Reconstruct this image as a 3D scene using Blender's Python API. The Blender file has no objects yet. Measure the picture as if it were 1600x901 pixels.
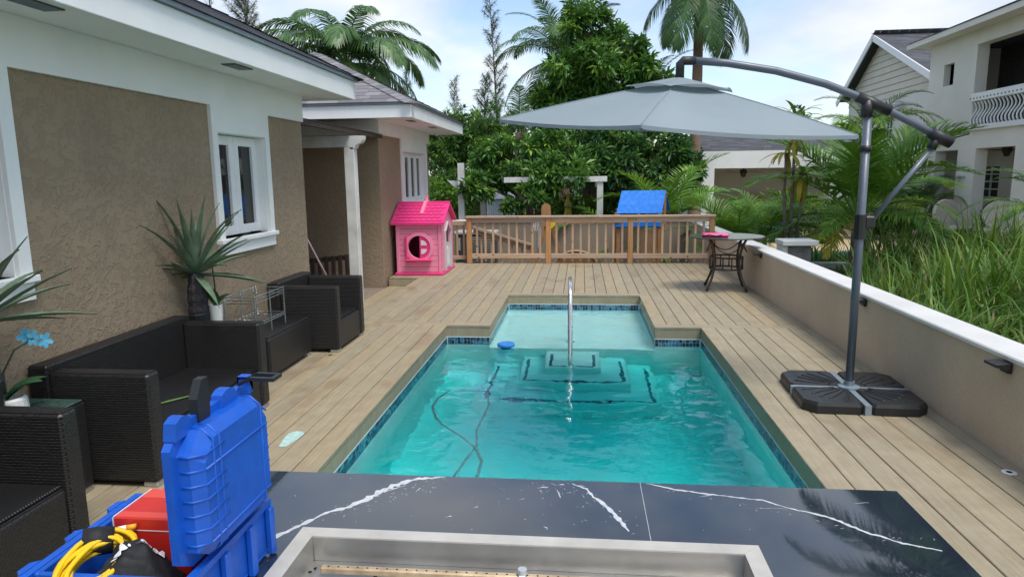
import bpy, math, random
import numpy as np
from mathutils import Vector, Matrix

random.seed(11)
rng = np.random.default_rng(11)
SC = bpy.context.scene
COL = SC.collection
R = math.radians
PI = math.pi

# ------------------------------------------------------------------ camera
def set_camera():
    y, p, r, h = R(5.85), R(9.4), R(0.72), 1.62
    f = np.array([-math.sin(y) * math.cos(p), math.cos(y) * math.cos(p), -math.sin(p)])
    r0 = np.array([math.cos(y), math.sin(y), 0.0])
    u0 = np.cross(r0, f)
    up = u0 * math.cos(r) + r0 * math.sin(r)
    ri = r0 * math.cos(r) - u0 * math.sin(r)
    cd = bpy.data.cameras.new('camera')
    cd.sensor_width = 36.0
    cd.lens = 1067.0 / 1600.0 * 36.0
    cd.clip_start = 0.05
    cd.clip_end = 3000
    co = bpy.data.objects.new('camera', cd)
    m = Matrix.Identity(4)
    for i in range(3):
        m[i][0] = ri[i]; m[i][1] = up[i]; m[i][2] = -f[i]
    m[0][3], m[1][3], m[2][3] = 0, 0, h
    co.matrix_world = m
    COL.objects.link(co)
    SC.camera = co
set_camera()

# ------------------------------------------------------------------ sky, sun, exposure
SUN_AZ, SUN_EL = R(138), R(64)        # azimuth clockwise from +Y
def set_world():
    w = bpy.data.worlds.new('World'); SC.world = w; w.use_nodes = True
    nt = w.node_tree; nt.nodes.clear()
    N = nt.nodes.new; L = nt.links.new
    out = N('ShaderNodeOutputWorld'); bg = N('ShaderNodeBackground'); bg.inputs[1].default_value = 0.13
    sky = N('ShaderNodeTexSky'); sky.sky_type = 'NISHITA'; sky.sun_disc = False
    sky.sun_elevation = SUN_EL; sky.sun_rotation = SUN_AZ; sky.dust_density = 1.0; sky.air_density = 1.0
    tc = N('ShaderNodeTexCoord'); sp = N('ShaderNodeSeparateXYZ'); L(tc.outputs['Generated'], sp.inputs[0])
    zz = N('ShaderNodeMath'); zz.operation = 'MAXIMUM'; L(sp.outputs[2], zz.inputs[0]); zz.inputs[1].default_value = 0.0
    za = N('ShaderNodeMath'); za.operation = 'ADD'; L(zz.outputs[0], za.inputs[0]); za.inputs[1].default_value = 0.32
    dx = N('ShaderNodeMath'); dx.operation = 'DIVIDE'; L(sp.outputs[0], dx.inputs[0]); L(za.outputs[0], dx.inputs[1])
    dy = N('ShaderNodeMath'); dy.operation = 'DIVIDE'; L(sp.outputs[1], dy.inputs[0]); L(za.outputs[0], dy.inputs[1])
    cb = N('ShaderNodeCombineXYZ'); L(dx.outputs[0], cb.inputs[0]); L(dy.outputs[0], cb.inputs[1]); L(sp.outputs[2], cb.inputs[2])
    n1 = N('ShaderNodeTexNoise'); n1.inputs['Scale'].default_value = 1.75; n1.inputs['Detail'].default_value = 9; n1.inputs['Roughness'].default_value = 0.52
    n1.inputs['Distortion'].default_value = 0.25
    L(cb.outputs[0], n1.inputs['Vector'])
    r1 = N('ShaderNodeValToRGB'); r1.color_ramp.elements[0].position = 0.43; r1.color_ramp.elements[1].position = 0.64
    r1.color_ramp.elements[0].color = (0.04, 0.04, 0.04, 1)
    L(n1.outputs[0], r1.inputs[0])
    n2 = N('ShaderNodeTexNoise'); n2.inputs['Scale'].default_value = 3.2; n2.inputs['Detail'].default_value = 6
    L(cb.outputs[0], n2.inputs['Vector'])
    r2 = N('ShaderNodeValToRGB'); r2.color_ramp.elements[0].position = 0.35; r2.color_ramp.elements[1].position = 0.65
    r2.color_ramp.elements[0].color = (3.3, 3.75, 4.4, 1); r2.color_ramp.elements[1].color = (4.6, 4.75, 4.9, 1)
    L(n2.outputs[0], r2.inputs[0])
    mx = N('ShaderNodeMix'); mx.data_type = 'RGBA'
    L(r1.outputs[0], mx.inputs[0]); L(sky.outputs[0], mx.inputs[6]); L(r2.outputs[0], mx.inputs[7])
    L(mx.outputs[2], bg.inputs[0]); L(bg.outputs[0], out.inputs[0])
set_world()

sd = bpy.data.lights.new('sun', 'SUN'); sd.energy = 1.9; sd.angle = R(24); sd.color = (1.0, 0.95, 0.88)
so = bpy.data.objects.new('sun', sd); COL.objects.link(so)
_d = Vector((math.sin(SUN_AZ) * math.cos(SUN_EL), math.cos(SUN_AZ) * math.cos(SUN_EL), math.sin(SUN_EL)))
so.rotation_euler = (-_d).to_track_quat('-Z', 'Y').to_euler(); so.location = _d * 30
SC.view_settings.view_transform = 'Standard'; SC.view_settings.look = 'None'
SC.view_settings.exposure = 0.76; SC.view_settings.gamma = 1.0; SC.view_settings.use_curve_mapping = False
SC.render.engine = 'CYCLES'
try:
    SC.cycles.use_denoising = True
    SC.cycles.max_bounces = 10
    SC.cycles.transparent_max_bounces = 12
except Exception:
    pass

# ------------------------------------------------------------------ materials
MATS = {}
def nmat(name):
    m = bpy.data.materials.new(name); m.use_nodes = True
    nt = m.node_tree; nt.nodes.clear()
    o = nt.nodes.new('ShaderNodeOutputMaterial'); b = nt.nodes.new('ShaderNodeBsdfPrincipled')
    nt.links.new(b.outputs[0], o.inputs[0])
    MATS[name] = m
    return m, nt, b, o

def vec(nt, kind='P', scale=(1, 1, 1)):
    if kind == 'P':
        g = nt.nodes.new('ShaderNodeNewGeometry'); s = g.outputs['Position']
    elif kind == 'O':
        g = nt.nodes.new('ShaderNodeTexCoord'); s = g.outputs['Object']
    else:
        g = nt.nodes.new('ShaderNodeTexCoord'); s = g.outputs['UV']
    mp = nt.nodes.new('ShaderNodeMapping'); mp.inputs['Scale'].default_value = scale
    nt.links.new(s, mp.inputs[0])
    return mp.outputs[0]

def noise(nt, v, scale, detail=4, rough=0.55):
    n = nt.nodes.new('ShaderNodeTexNoise'); n.inputs['Scale'].default_value = scale
    n.inputs['Detail'].default_value = detail; n.inputs['Roughness'].default_value = rough
    nt.links.new(v, n.inputs['Vector'])
    return n.outputs[0]

def ramp(nt, f, stops):
    r = nt.nodes.new('ShaderNodeValToRGB')
    e = r.color_ramp.elements
    while len(e) < len(stops): e.new(0.5)
    for i, (p, c) in enumerate(stops):
        e[i].position = p; e[i].color = (c[0], c[1], c[2], 1)
    nt.links.new(f, r.inputs[0])
    return r.outputs[0]

def mixc(nt, f, a, b, mode='MIX'):
    m = nt.nodes.new('ShaderNodeMix'); m.data_type = 'RGBA'; m.blend_type = mode
    for i, v in ((0, f), (6, a), (7, b)):
        if hasattr(v, 'links'): nt.links.new(v, m.inputs[i])
        elif i == 0: m.inputs[0].default_value = v
        else: m.inputs[i].default_value = (v[0], v[1], v[2], 1)
    return m.outputs[2]

def bumpn(nt, b, h, strength=0.3, dist=0.01):
    n = nt.nodes.new('ShaderNodeBump'); n.inputs['Strength'].default_value = strength; n.inputs['Distance'].default_value = dist
    nt.links.new(h, n.inputs['Height']); nt.links.new(n.outputs[0], b.inputs['Normal'])
    return n

def sc(c, k): return tuple(min(1, x * k) for x in c)

def simple(name, col, rough=0.5, metal=0.0, var=0.12, vs=6.0, bump=0.0, bs=60.0, kind='P', spec=0.5, coat=0.0, stretch=(1, 1, 1), bd=0.004):
    m, nt, b, o = nmat(name)
    v = vec(nt, kind, stretch)
    c = ramp(nt, noise(nt, v, vs, 5), [(0.3, sc(col, 1 - var)), (0.7, sc(col, 1 + var))])
    nt.links.new(c, b.inputs['Base Color'])
    b.inputs['Metallic'].default_value = metal
    b.inputs['Specular IOR Level'].default_value = spec
    b.inputs['Coat Weight'].default_value = coat
    rr = ramp(nt, noise(nt, v, vs * 2.3, 3), [(0.3, (rough * 0.82,) * 3), (0.7, (min(1, rough * 1.18),) * 3)])
    nt.links.new(rr, b.inputs['Roughness'])
    if bump: bumpn(nt, b, noise(nt, v, bs, 5), bump, bd)
    return m

def m_stucco(name, col, sc_=16, strength=0.9, dist=0.012):
    m, nt, b, o = nmat(name)
    v = vec(nt)
    big = noise(nt, v, 1.3, 4)
    c = ramp(nt, big, [(0.3, sc(col, 0.86)), (0.7, sc(col, 1.12))])
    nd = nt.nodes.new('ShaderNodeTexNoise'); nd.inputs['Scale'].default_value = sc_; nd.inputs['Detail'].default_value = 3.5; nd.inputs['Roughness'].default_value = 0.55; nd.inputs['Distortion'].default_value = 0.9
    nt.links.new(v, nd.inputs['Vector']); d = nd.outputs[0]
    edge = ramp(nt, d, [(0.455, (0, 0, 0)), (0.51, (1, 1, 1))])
    c2 = mixc(nt, edge, mixc(nt, 0.35, c, sc(col, 0.72)), c)  # shade of the relief put into the colour: low spots are darkened
    nt.links.new(c2, b.inputs['Base Color']); b.inputs['Roughness'].default_value = 0.85
    b.inputs['Specular IOR Level'].default_value = 0.25
    ad = nt.nodes.new('ShaderNodeMath'); ad.operation = 'MULTIPLY_ADD'
    nt.links.new(edge, ad.inputs[0]); ad.inputs[1].default_value = 0.8; nt.links.new(noise(nt, v, sc_ * 6, 3), ad.inputs[2])
    bumpn(nt, b, ad.outputs[0], strength, dist)
    return m

def m_deck():
    m, nt, b, o = nmat('deck_composite')
    oi = nt.nodes.new('ShaderNodeObjectInfo')
    g = nt.nodes.new('ShaderNodeTexCoord')
    add = nt.nodes.new('ShaderNodeVectorMath'); add.operation = 'MULTIPLY_ADD'
    nt.links.new(oi.outputs['Random'], add.inputs[0]); add.inputs[1].default_value = (37, 53, 11)
    # grain runs along the board: UV u is across, v is along
    nt.links.new(g.outputs['UV'], add.inputs[2])
    mp = nt.nodes.new('ShaderNodeMapping'); mp.inputs['Scale'].default_value = (1, 0.035, 1); nt.links.new(add.outputs[0], mp.inputs[0])
    gr = noise(nt, mp.outputs[0], 95, 5, 0.6)
    c = ramp(nt, gr, [(0.30, (0.300, 0.252, 0.170)), (0.52, (0.352, 0.300, 0.206)), (0.75, (0.408, 0.352, 0.250))])
    tint = ramp(nt, oi.outputs['Random'], [(0, (0.86, 0.87, 0.88)), (0.5, (1, 1, 1)), (1, (1.0, 0.95, 0.88))])
    c = mixc(nt, 1.0, c, tint, 'MULTIPLY')
    # stains and damp patches with shapes of their own
    st = ramp(nt, noise(nt, vec(nt, 'P', (1.7, 0.8, 1)), 1.6, 3, 0.5), [(0.58, (0, 0, 0)), (0.66, (1, 1, 1))])
    c = mixc(nt, 0.26, c, mixc(nt, st, c, (0.24, 0.155, 0.085)))
    dirt = ramp(nt, noise(nt, vec(nt), 7, 6, 0.7), [(0.35, (0.88, 0.87, 0.85)), (0.6, (1, 1, 1))])
    c = mixc(nt, 1.0, c, dirt, 'MULTIPLY')
    nt.links.new(c, b.inputs['Base Color'])
    rr = ramp(nt, st, [(0, (0.62,) * 3), (1, (0.38,) * 3)]); nt.links.new(rr, b.inputs['Roughness'])
    b.inputs['Specular IOR Level'].default_value = 0.35
    bumpn(nt, b, gr, 0.35, 0.002)
    return m

def m_wood(name, col, var=0.3, axis=2):
    m, nt, b, o = nmat(name)
    s = [14, 14, 14]; s[axis] = 0.9
    oi = nt.nodes.new('ShaderNodeObjectInfo')
    add = nt.nodes.new('ShaderNodeVectorMath'); add.operation = 'MULTIPLY_ADD'
    g = nt.nodes.new('ShaderNodeNewGeometry')
    nt.links.new(oi.outputs['Random'], add.inputs[0]); add.inputs[1].default_value = (9, 7, 5); nt.links.new(g.outputs['Position'], add.inputs[2])
    mp = nt.nodes.new('ShaderNodeMapping'); mp.inputs['Scale'].default_value = s; nt.links.new(add.outputs[0], mp.inputs[0])
    gr = noise(nt, mp.outputs[0], 3.2, 5, 0.6)
    c = ramp(nt, gr, [(0.3, sc(col, 1 - var)), (0.7, sc(col, 1 + var))])
    kn = nt.nodes.new('ShaderNodeTexVoronoi'); kn.inputs['Scale'].default_value = 5.5; nt.links.new(add.outputs[0], kn.inputs['Vector'])
    k = ramp(nt, kn.outputs['Distance'], [(0.07, (1, 1, 1)), (0.13, (0, 0, 0))])
    c = mixc(nt, k, c, sc(col, 0.3))
    tint = ramp(nt, oi.outputs['Random'], [(0, (0.82, 0.84, 0.88)), (1, (1.1, 1.04, 0.98))])
    c = mixc(nt, 1.0, c, tint, 'MULTIPLY')
    nt.links.new(c, b.inputs['Base Color']); b.inputs['Roughness'].default_value = 0.75
    bumpn(nt, b, gr, 0.3, 0.003)
    return m

def m_wicker():
    m, nt, b, o = nmat('black_wicker')
    v = vec(nt, 'U')
    br = nt.nodes.new('ShaderNodeTexBrick'); br.offset = 0.5
    br.inputs['Scale'].default_value = 1.0; br.inputs['Brick Width'].default_value = 0.030; br.inputs['Row Height'].default_value = 0.0135
    br.inputs['Mortar Size'].default_value = 0.0022; br.inputs['Mortar Smooth'].default_value = 0.9
    br.inputs['Color1'].default_value = (0.0165, 0.0158, 0.0165, 1); br.inputs['Color2'].default_value = (0.0075, 0.0072, 0.008, 1); br.inputs['Mortar'].default_value = (0.002, 0.002, 0.002, 1)
    nt.links.new(v, br.inputs['Vector'])
    c = mixc(nt, ramp(nt, noise(nt, vec(nt), 8, 4), [(0.4, (0, 0, 0)), (0.75, (1, 1, 1))]), br.outputs['Color'], (0.013, 0.0125, 0.013))
    c = mixc(nt, br.outputs['Fac'], c, (0.002, 0.002, 0.002))
    nt.links.new(c, b.inputs['Base Color']); b.inputs['Roughness'].default_value = 0.42
    inv = nt.nodes.new('ShaderNodeMath'); inv.operation = 'SUBTRACT'; inv.inputs[0].default_value = 1; nt.links.new(br.outputs['Fac'], inv.inputs[1])
    bumpn(nt, b, inv.outputs[0], 1.0, 0.006)
    return m

def m_strips():
    m, nt, b, o = nmat('black_wicker_strips')
    w = nt.nodes.new('ShaderNodeTexWave'); w.wave_type = 'BANDS'; w.bands_direction = 'X'; w.inputs['Scale'].default_value = 22; w.inputs['Distortion'].default_value = 0.3
    nt.links.new(vec(nt, 'U'), w.inputs['Vector'])
    c = ramp(nt, w.outputs[0], [(0.2, (0.003, 0.003, 0.003)), (0.7, (0.017, 0.0162, 0.017))])
    nt.links.new(c, b.inputs['Base Color']); b.inputs['Roughness'].default_value = 0.4
    bumpn(nt, b, w.outputs[0], 1.0, 0.006)
    return m

def m_leaf(name, dark, mid, light, rough=0.42, trans=0.22):
    m, nt, b, o = nmat(name)
    at = nt.nodes.new('ShaderNodeAttribute'); at.attribute_name = 'tint'
    c = ramp(nt, at.outputs['Fac'], [(0.0, dark), (0.55, mid), (1.0, light)])
    nz = ramp(nt, noise(nt, vec(nt), 2.2, 3), [(0.35, (0.75, 0.8, 0.75)), (0.65, (1.1, 1.1, 1.0))])
    c = mixc(nt, 1.0, c, nz, 'MULTIPLY')
    nt.links.new(c, b.inputs['Base Color']); b.inputs['Roughness'].default_value = rough
    b.inputs['Specular IOR Level'].default_value = 0.45
    tr = nt.nodes.new('ShaderNodeBsdfTranslucent')
    hs = nt.nodes.new('ShaderNodeHueSaturation'); hs.inputs['Value'].default_value = 1.5; hs.inputs['Hue'].default_value = 0.485
    nt.links.new(c, hs.inputs['Color']); nt.links.new(hs.outputs[0], tr.inputs[0])
    ms = nt.nodes.new('ShaderNodeMixShader'); ms.inputs[0].default_value = trans
    nt.links.new(b.outputs[0], ms.inputs[1]); nt.links.new(tr.outputs[0], ms.inputs[2]); nt.links.new(ms.outputs[0], o.inputs[0])
    return m

def m_shingle(name, col):
    m, nt, b, o = nmat(name)
    v = vec(nt)
    at = nt.nodes.new('ShaderNodeAttribute'); at.attribute_name = 'tint'
    c = ramp(nt, at.outputs['Fac'], [(0, sc(col, 0.7)), (1, sc(col, 1.3))])
    g = ramp(nt, noise(nt, v, 160, 2), [(0.3, (0.7, 0.7, 0.7)), (0.7, (1.2, 1.2, 1.2))])
    c = mixc(nt, 1.0, c, g, 'MULTIPLY')
    nt.links.new(c, b.inputs['Base Color']); b.inputs['Roughness'].default_value = 0.85
    bumpn(nt, b, noise(nt, v, 220, 2), 0.4, 0.002)
    return m

def m_glass_pane(name, col=(0.01, 0.012, 0.014)):
    m, nt, b, o = nmat(name)
    b.inputs['Base Color'].default_value = (*col, 1); b.inputs['Roughness'].default_value = 0.03
    b.inputs['Specular IOR Level'].default_value = 0.5
    bumpn(nt, b, noise(nt, vec(nt), 1.5, 2), 0.03, 0.01)
    return m

def m_water():
    m, nt, b, o = nmat('pool_water')
    b.inputs['Base Color'].default_value = (1, 1, 1, 1); b.inputs['Roughness'].default_value = 0.0
    b.inputs['IOR'].default_value = 1.333; b.inputs['Transmission Weight'].default_value = 1.0
    a = noise(nt, vec(nt, 'P', (1.0, 1.0, 1)), 2.3, 2, 0.5)
    c = noise(nt, vec(nt, 'P', (1.0, 1.5, 1)), 7.0, 2, 0.5)
    ad = nt.nodes.new('ShaderNodeMath'); ad.operation = 'MULTIPLY_ADD'
    nt.links.new(c, ad.inputs[0]); ad.inputs[1].default_value = 0.16; nt.links.new(a, ad.inputs[2])
    bumpn(nt, b, ad.outputs[0], 0.35, 0.06)
    va = nt.nodes.new('ShaderNodeVolumeAbsorption'); va.inputs['Color'].default_value = (0.0, 0.955, 0.952, 1); va.inputs['Density'].default_value = 1.4
    nt.links.new(va.outputs[0], o.inputs['Volume'])
    return m

m_deck(); m_wicker(); m_strips(); m_water()
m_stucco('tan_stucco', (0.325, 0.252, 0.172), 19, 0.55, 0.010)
m_stucco('tan_stucco_shaded', (0.27, 0.225, 0.172), 60, 0.2, 0.003)  # same paint as the garden wall, its colour darkened to stand for shade
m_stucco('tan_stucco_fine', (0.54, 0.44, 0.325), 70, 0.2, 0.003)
simple('white_paint', (0.80, 0.82, 0.81), 0.55, var=0.04, vs=2.5, bump=0.08, bs=40)
simple('white_paint_neighbour', (0.74, 0.72, 0.66), 0.7, var=0.05, vs=1.2, bump=0.15, bs=25)
simple('white_cap', (0.62, 0.62, 0.595), 0.6, var=0.06, vs=3, bump=0.15, bs=60)
simple('white_weathered', (0.60, 0.60, 0.57), 0.7, var=0.16, vs=4, bump=0.2, bs=30)
simple('vinyl_frame', (0.78, 0.80, 0.80), 0.35, var=0.02)
m_glass_pane('window_glass')
m_shingle('grey_shingle', (0.19, 0.185, 0.195)); m_shingle('dark_shingle', (0.085, 0.088, 0.10)); m_shingle('brown_shingle', (0.10, 0.07, 0.052))
simple('drip_edge', (0.17, 0.21, 0.25), 0.4, var=0.08)
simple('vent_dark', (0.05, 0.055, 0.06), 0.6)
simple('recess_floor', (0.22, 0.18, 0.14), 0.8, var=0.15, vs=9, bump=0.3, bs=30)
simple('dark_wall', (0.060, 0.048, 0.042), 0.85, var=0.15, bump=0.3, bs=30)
simple('dark_gate_wood', (0.045, 0.032, 0.026), 0.6, var=0.2)
simple('under_deck', (0.02, 0.017, 0.013), 0.9)
m_wood('rail_wood', (0.44, 0.33, 0.235), 0.22, 0); m_wood('baluster_wood', (0.50, 0.345, 0.215), 0.22, 2); m_wood('post_wood', (0.47, 0.245, 0.095), 0.25, 2)
m_wood('play_wood', (0.32, 0.17, 0.07), 0.25, 2)
simple('pool_plaster', (0.82, 0.86, 0.85), 0.7, var=0.05, vs=4, bump=0.1, bs=60)
simple('tile_navy', (0.010, 0.028, 0.075), 0.12, var=0.3, vs=40); simple('tile_blue', (0.035, 0.15, 0.27), 0.12, var=0.3, vs=40)
simple('tile_teal', (0.06, 0.24, 0.30), 0.12, var=0.3, vs=40); simple('tile_dark', (0.012, 0.018, 0.022), 0.12, var=0.3, vs=40)
simple('tile_grout', (0.34, 0.40, 0.41), 0.8)
simple('stainless', (0.72, 0.72, 0.70), 0.28, metal=0.9, var=0.05)
simple('black_plastic', (0.016, 0.017, 0.018), 0.45, var=0.15, bump=0.15, bs=90)
simple('foot_plastic', (0.36, 0.33, 0.28), 0.6)
simple('slate_metal', (0.115, 0.135, 0.165), 0.38, metal=0.2, var=0.06)
simple('light_metal', (0.30, 0.36, 0.41), 0.4, metal=0.5, var=0.1)
simple('white_label', (0.7, 0.7, 0.7), 0.5)
simple('pink_light', (0.83, 0.255, 0.40), 0.38, var=0.04, vs=3); simple('pink_deep', (0.76, 0.045, 0.225), 0.38, var=0.05, vs=3)
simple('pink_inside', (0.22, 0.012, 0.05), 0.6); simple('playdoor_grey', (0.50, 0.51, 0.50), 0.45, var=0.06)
simple('blue_case', (0.006, 0.088, 0.47), 0.42, var=0.14, vs=22, bump=0.12, bs=240)
simple('red_box', (0.50, 0.022, 0.016), 0.35, var=0.15, vs=5); simple('red_box_light', (0.66, 0.07, 0.05), 0.4, var=0.1)
simple('yellow_cable', (0.78, 0.50, 0.010), 0.35, var=0.08); simple('cable_tip', (0.80, 0.36, 0.02), 0.4)
simple('black_cloth', (0.010, 0.0105, 0.012), 0.75, var=0.3, vs=20, bump=0.5, bs=45, bd=0.008)
simple('white_print', (0.72, 0.74, 0.78), 0.6, var=0.05)
simple('pan_steel', (0.50, 0.49, 0.46), 0.36, metal=0.85, var=0.16, vs=7, bump=0.06, bs=60)
simple('pan_rim', (0.56, 0.53, 0.47), 0.48, metal=0.35, var=0.12, vs=14, bump=0.1, bs=80)
simple('burner_rust', (0.48, 0.36, 0.22), 0.55, metal=0.4, var=0.4, vs=22, bump=0.2, bs=90)
simple('hole_black', (0.006, 0.006, 0.006), 0.8)
simple('vein_white', (0.50, 0.52, 0.54), 0.30, var=0.2, vs=60)
simple('blue_tarp', (0.004, 0.165, 0.62), 0.7, var=0.05, vs=6); simple('blue_tarp_dark', (0.012, 0.025, 0.10), 0.5)
simple('yellow_plastic', (0.80, 0.50, 0.02), 0.4); simple('yellow_cloth', (0.75, 0.60, 0.10), 0.7)
simple('green_glass', (0.055, 0.105, 0.085), 0.08, var=0.35, vs=30, spec=0.7)
simple('bronze_iron', (0.075, 0.060, 0.050), 0.42, metal=0.5, var=0.2)
simple('chrome_wire', (0.45, 0.48, 0.48), 0.28, metal=0.9)
simple('agave_leaf', (0.115, 0.175, 0.110), 0.42, var=0.32, vs=10); simple('trunk_weave', (0.035, 0.030, 0.035), 0.6, var=0.5, vs=40, bump=0.8, bs=60, bd=0.01)
simple('white_ceramic', (0.72, 0.72, 0.69), 0.25, var=0.03); simple('orchid_leaf', (0.028, 0.115, 0.045), 0.32, var=0.25, vs=14)
simple('orchid_blue', (0.10, 0.42, 0.62), 0.55, var=0.2, vs=30); simple('stem_green', (0.05, 0.07, 0.03), 0.6)
simple('bark', (0.16, 0.13, 0.10), 0.9, var=0.35, vs=14, bump=0.7, bs=30, bd=0.02)
simple('palm_trunk', (0.30, 0.26, 0.21), 0.9, var=0.25, vs=9, bump=0.6, bs=14, bd=0.02, stretch=(1, 1, 6))
simple('coco_trunk', (0.26, 0.175, 0.12), 0.9, var=0.25, vs=9, bump=0.6, bs=14, bd=0.02, stretch=(1, 1, 6))
simple('lawn_green', (0.085, 0.13, 0.030), 0.9, var=0.4, vs=3, bump=0.6, bs=60, bd=0.03)
simple('earth', (0.16, 0.13, 0.09), 0.95, var=0.3, vs=2, bump=0.5, bs=20, bd=0.02)
simple('patio_stone', (0.52, 0.40, 0.25), 0.8, var=0.15, vs=3)
simple('shed_metal', (0.52, 0.57, 0.62), 0.45, var=0.05); simple('cream_wood', (0.62, 0.55, 0.36), 0.7)
simple('ac_dark', (0.045, 0.055, 0.065), 0.5, var=0.2); simple('ac_grey', (0.36, 0.38, 0.37), 0.5)
simple('cushion', (0.58, 0.54, 0.46), 0.9, var=0.06); simple('fan_dark', (0.035, 0.028, 0.022), 0.5)
simple('cream_siding', (0.66, 0.62, 0.51), 0.65, var=0.04, vs=2)
simple('pillar_stone', (0.13, 0.125, 0.12), 0.9, var=0.35, vs=10, bump=0.4, bs=30)
simple('hoop_red', (0.50, 0.05, 0.06), 0.5); simple('net_white', (0.7, 0.7, 0.7), 0.8)
simple('wood_beige', (0.52, 0.43, 0.27), 0.7)
simple('broom_pole', (0.45, 0.33, 0.33), 0.4, metal=0.3)
simple('puck_blue', (0.02, 0.20, 0.62), 0.35); simple('puck_dark', (0.02, 0.03, 0.06), 0.5)
simple('hose_dark', (0.05, 0.22, 0.24), 0.5)
simple('paint_splash', (0.42, 0.60, 0.56), 0.5, var=0.2, vs=30)
simple('leaf_litter', (0.10, 0.19, 0.05), 0.6)
m_leaf('leaf_tree', (0.0363, 0.0999, 0.0254), (0.0907, 0.2269, 0.0436), (0.2632, 0.4312, 0.0672))
m_leaf('leaf_dark', (0.0272, 0.078, 0.0272), (0.0624, 0.1657, 0.043), (0.1657, 0.312, 0.0586))
m_leaf('leaf_palm', (0.033, 0.0825, 0.03), (0.0675, 0.1575, 0.045), (0.165, 0.255, 0.0675), 0.38)
m_leaf('leaf_bright', (0.0535, 0.1426, 0.0178), (0.1129, 0.2495, 0.0261), (0.2376, 0.3683, 0.0475), 0.42, 0.3)
m_leaf('leaf_yellow', (0.22, 0.24, 0.03), (0.42, 0.36, 0.045), (0.60, 0.46, 0.07), 0.5, 0.3)
m_leaf('leaf_brown', (0.16, 0.10, 0.05), (0.26, 0.18, 0.09), (0.36, 0.27, 0.14), 0.6)
m_leaf('needle', (0.035, 0.055, 0.030), (0.065, 0.090, 0.050), (0.12, 0.14, 0.075), 0.6)
m_leaf('grass_blade', (0.0517, 0.1207, 0.0184), (0.115, 0.2242, 0.0345), (0.276, 0.345, 0.0805), 0.45, 0.3)

def m_canopy():
    m, nt, b, o = nmat('canopy_cloth')
    v = vec(nt)
    c = ramp(nt, noise(nt, v, 1.1, 4), [(0.3, (0.28, 0.335, 0.365)), (0.7, (0.335, 0.39, 0.42))])
    nt.links.new(c, b.inputs['Base Color']); b.inputs['Roughness'].default_value = 0.8
    bumpn(nt, b, noise(nt, v, 4, 3), 0.25, 0.02)
    tr = nt.nodes.new('ShaderNodeBsdfTranslucent'); nt.links.new(c, tr.inputs[0])
    ms = nt.nodes.new('ShaderNodeMixShader'); ms.inputs[0].default_value = 0.32
    nt.links.new(b.outputs[0], ms.inputs[1]); nt.links.new(tr.outputs[0], ms.inputs[2]); nt.links.new(ms.outputs[0], o.inputs[0])
m_canopy()
simple('canopy_seam', (0.20, 0.24, 0.26), 0.8)

def m_slab():
    m, nt, b, o = nmat('dark_stone_slab')
    v = vec(nt)
    c = ramp(nt, noise(nt, v, 2.4, 6), [(0.3, (0.010, 0.0145, 0.022)), (0.7, (0.022, 0.031, 0.046))])
    f = ramp(nt, noise(nt, vec(nt, 'P', (3, 1, 1)), 26, 6, 0.7), [(0.66, (0, 0, 0)), (0.78, (1, 1, 1))])
    c = mixc(nt, ramp(nt, f, [(0, (0, 0, 0)), (1, (0.35,) * 3)]), c, (0.22, 0.25, 0.28))
    nt.links.new(c, b.inputs['Base Color'])
    rr = ramp(nt, noise(nt, v, 5, 5), [(0.3, (0.018,) * 3), (0.7, (0.045,) * 3)]); nt.links.new(rr, b.inputs['Roughness'])
    b.inputs['Specular IOR Level'].default_value = 1.0; b.inputs['IOR'].default_value = 1.62
    bumpn(nt, b, noise(nt, v, 30, 3), 0.015, 0.002)
m_slab()

# ------------------------------------------------------------------ mesh helpers
def empty(name, loc=(0, 0, 0), rz=0.0, parent=None):
    o = bpy.data.objects.new(name, None); o.empty_display_size = 0.1
    o.location = loc; o.rotation_euler = (0, 0, rz)
    COL.objects.link(o)
    if parent: o.parent = parent
    return o

def tag(o, label=None, cat=None, group=None, kind=None):
    if label: o['label'] = label
    if cat: o['category'] = cat
    if group: o['group'] = group
    if kind: o['kind'] = kind
    return o

def thing(name, label, cat, loc=(0, 0, 0), rz=0.0, group=None):
    return tag(empty(name, loc, rz), label, cat, group)

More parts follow.
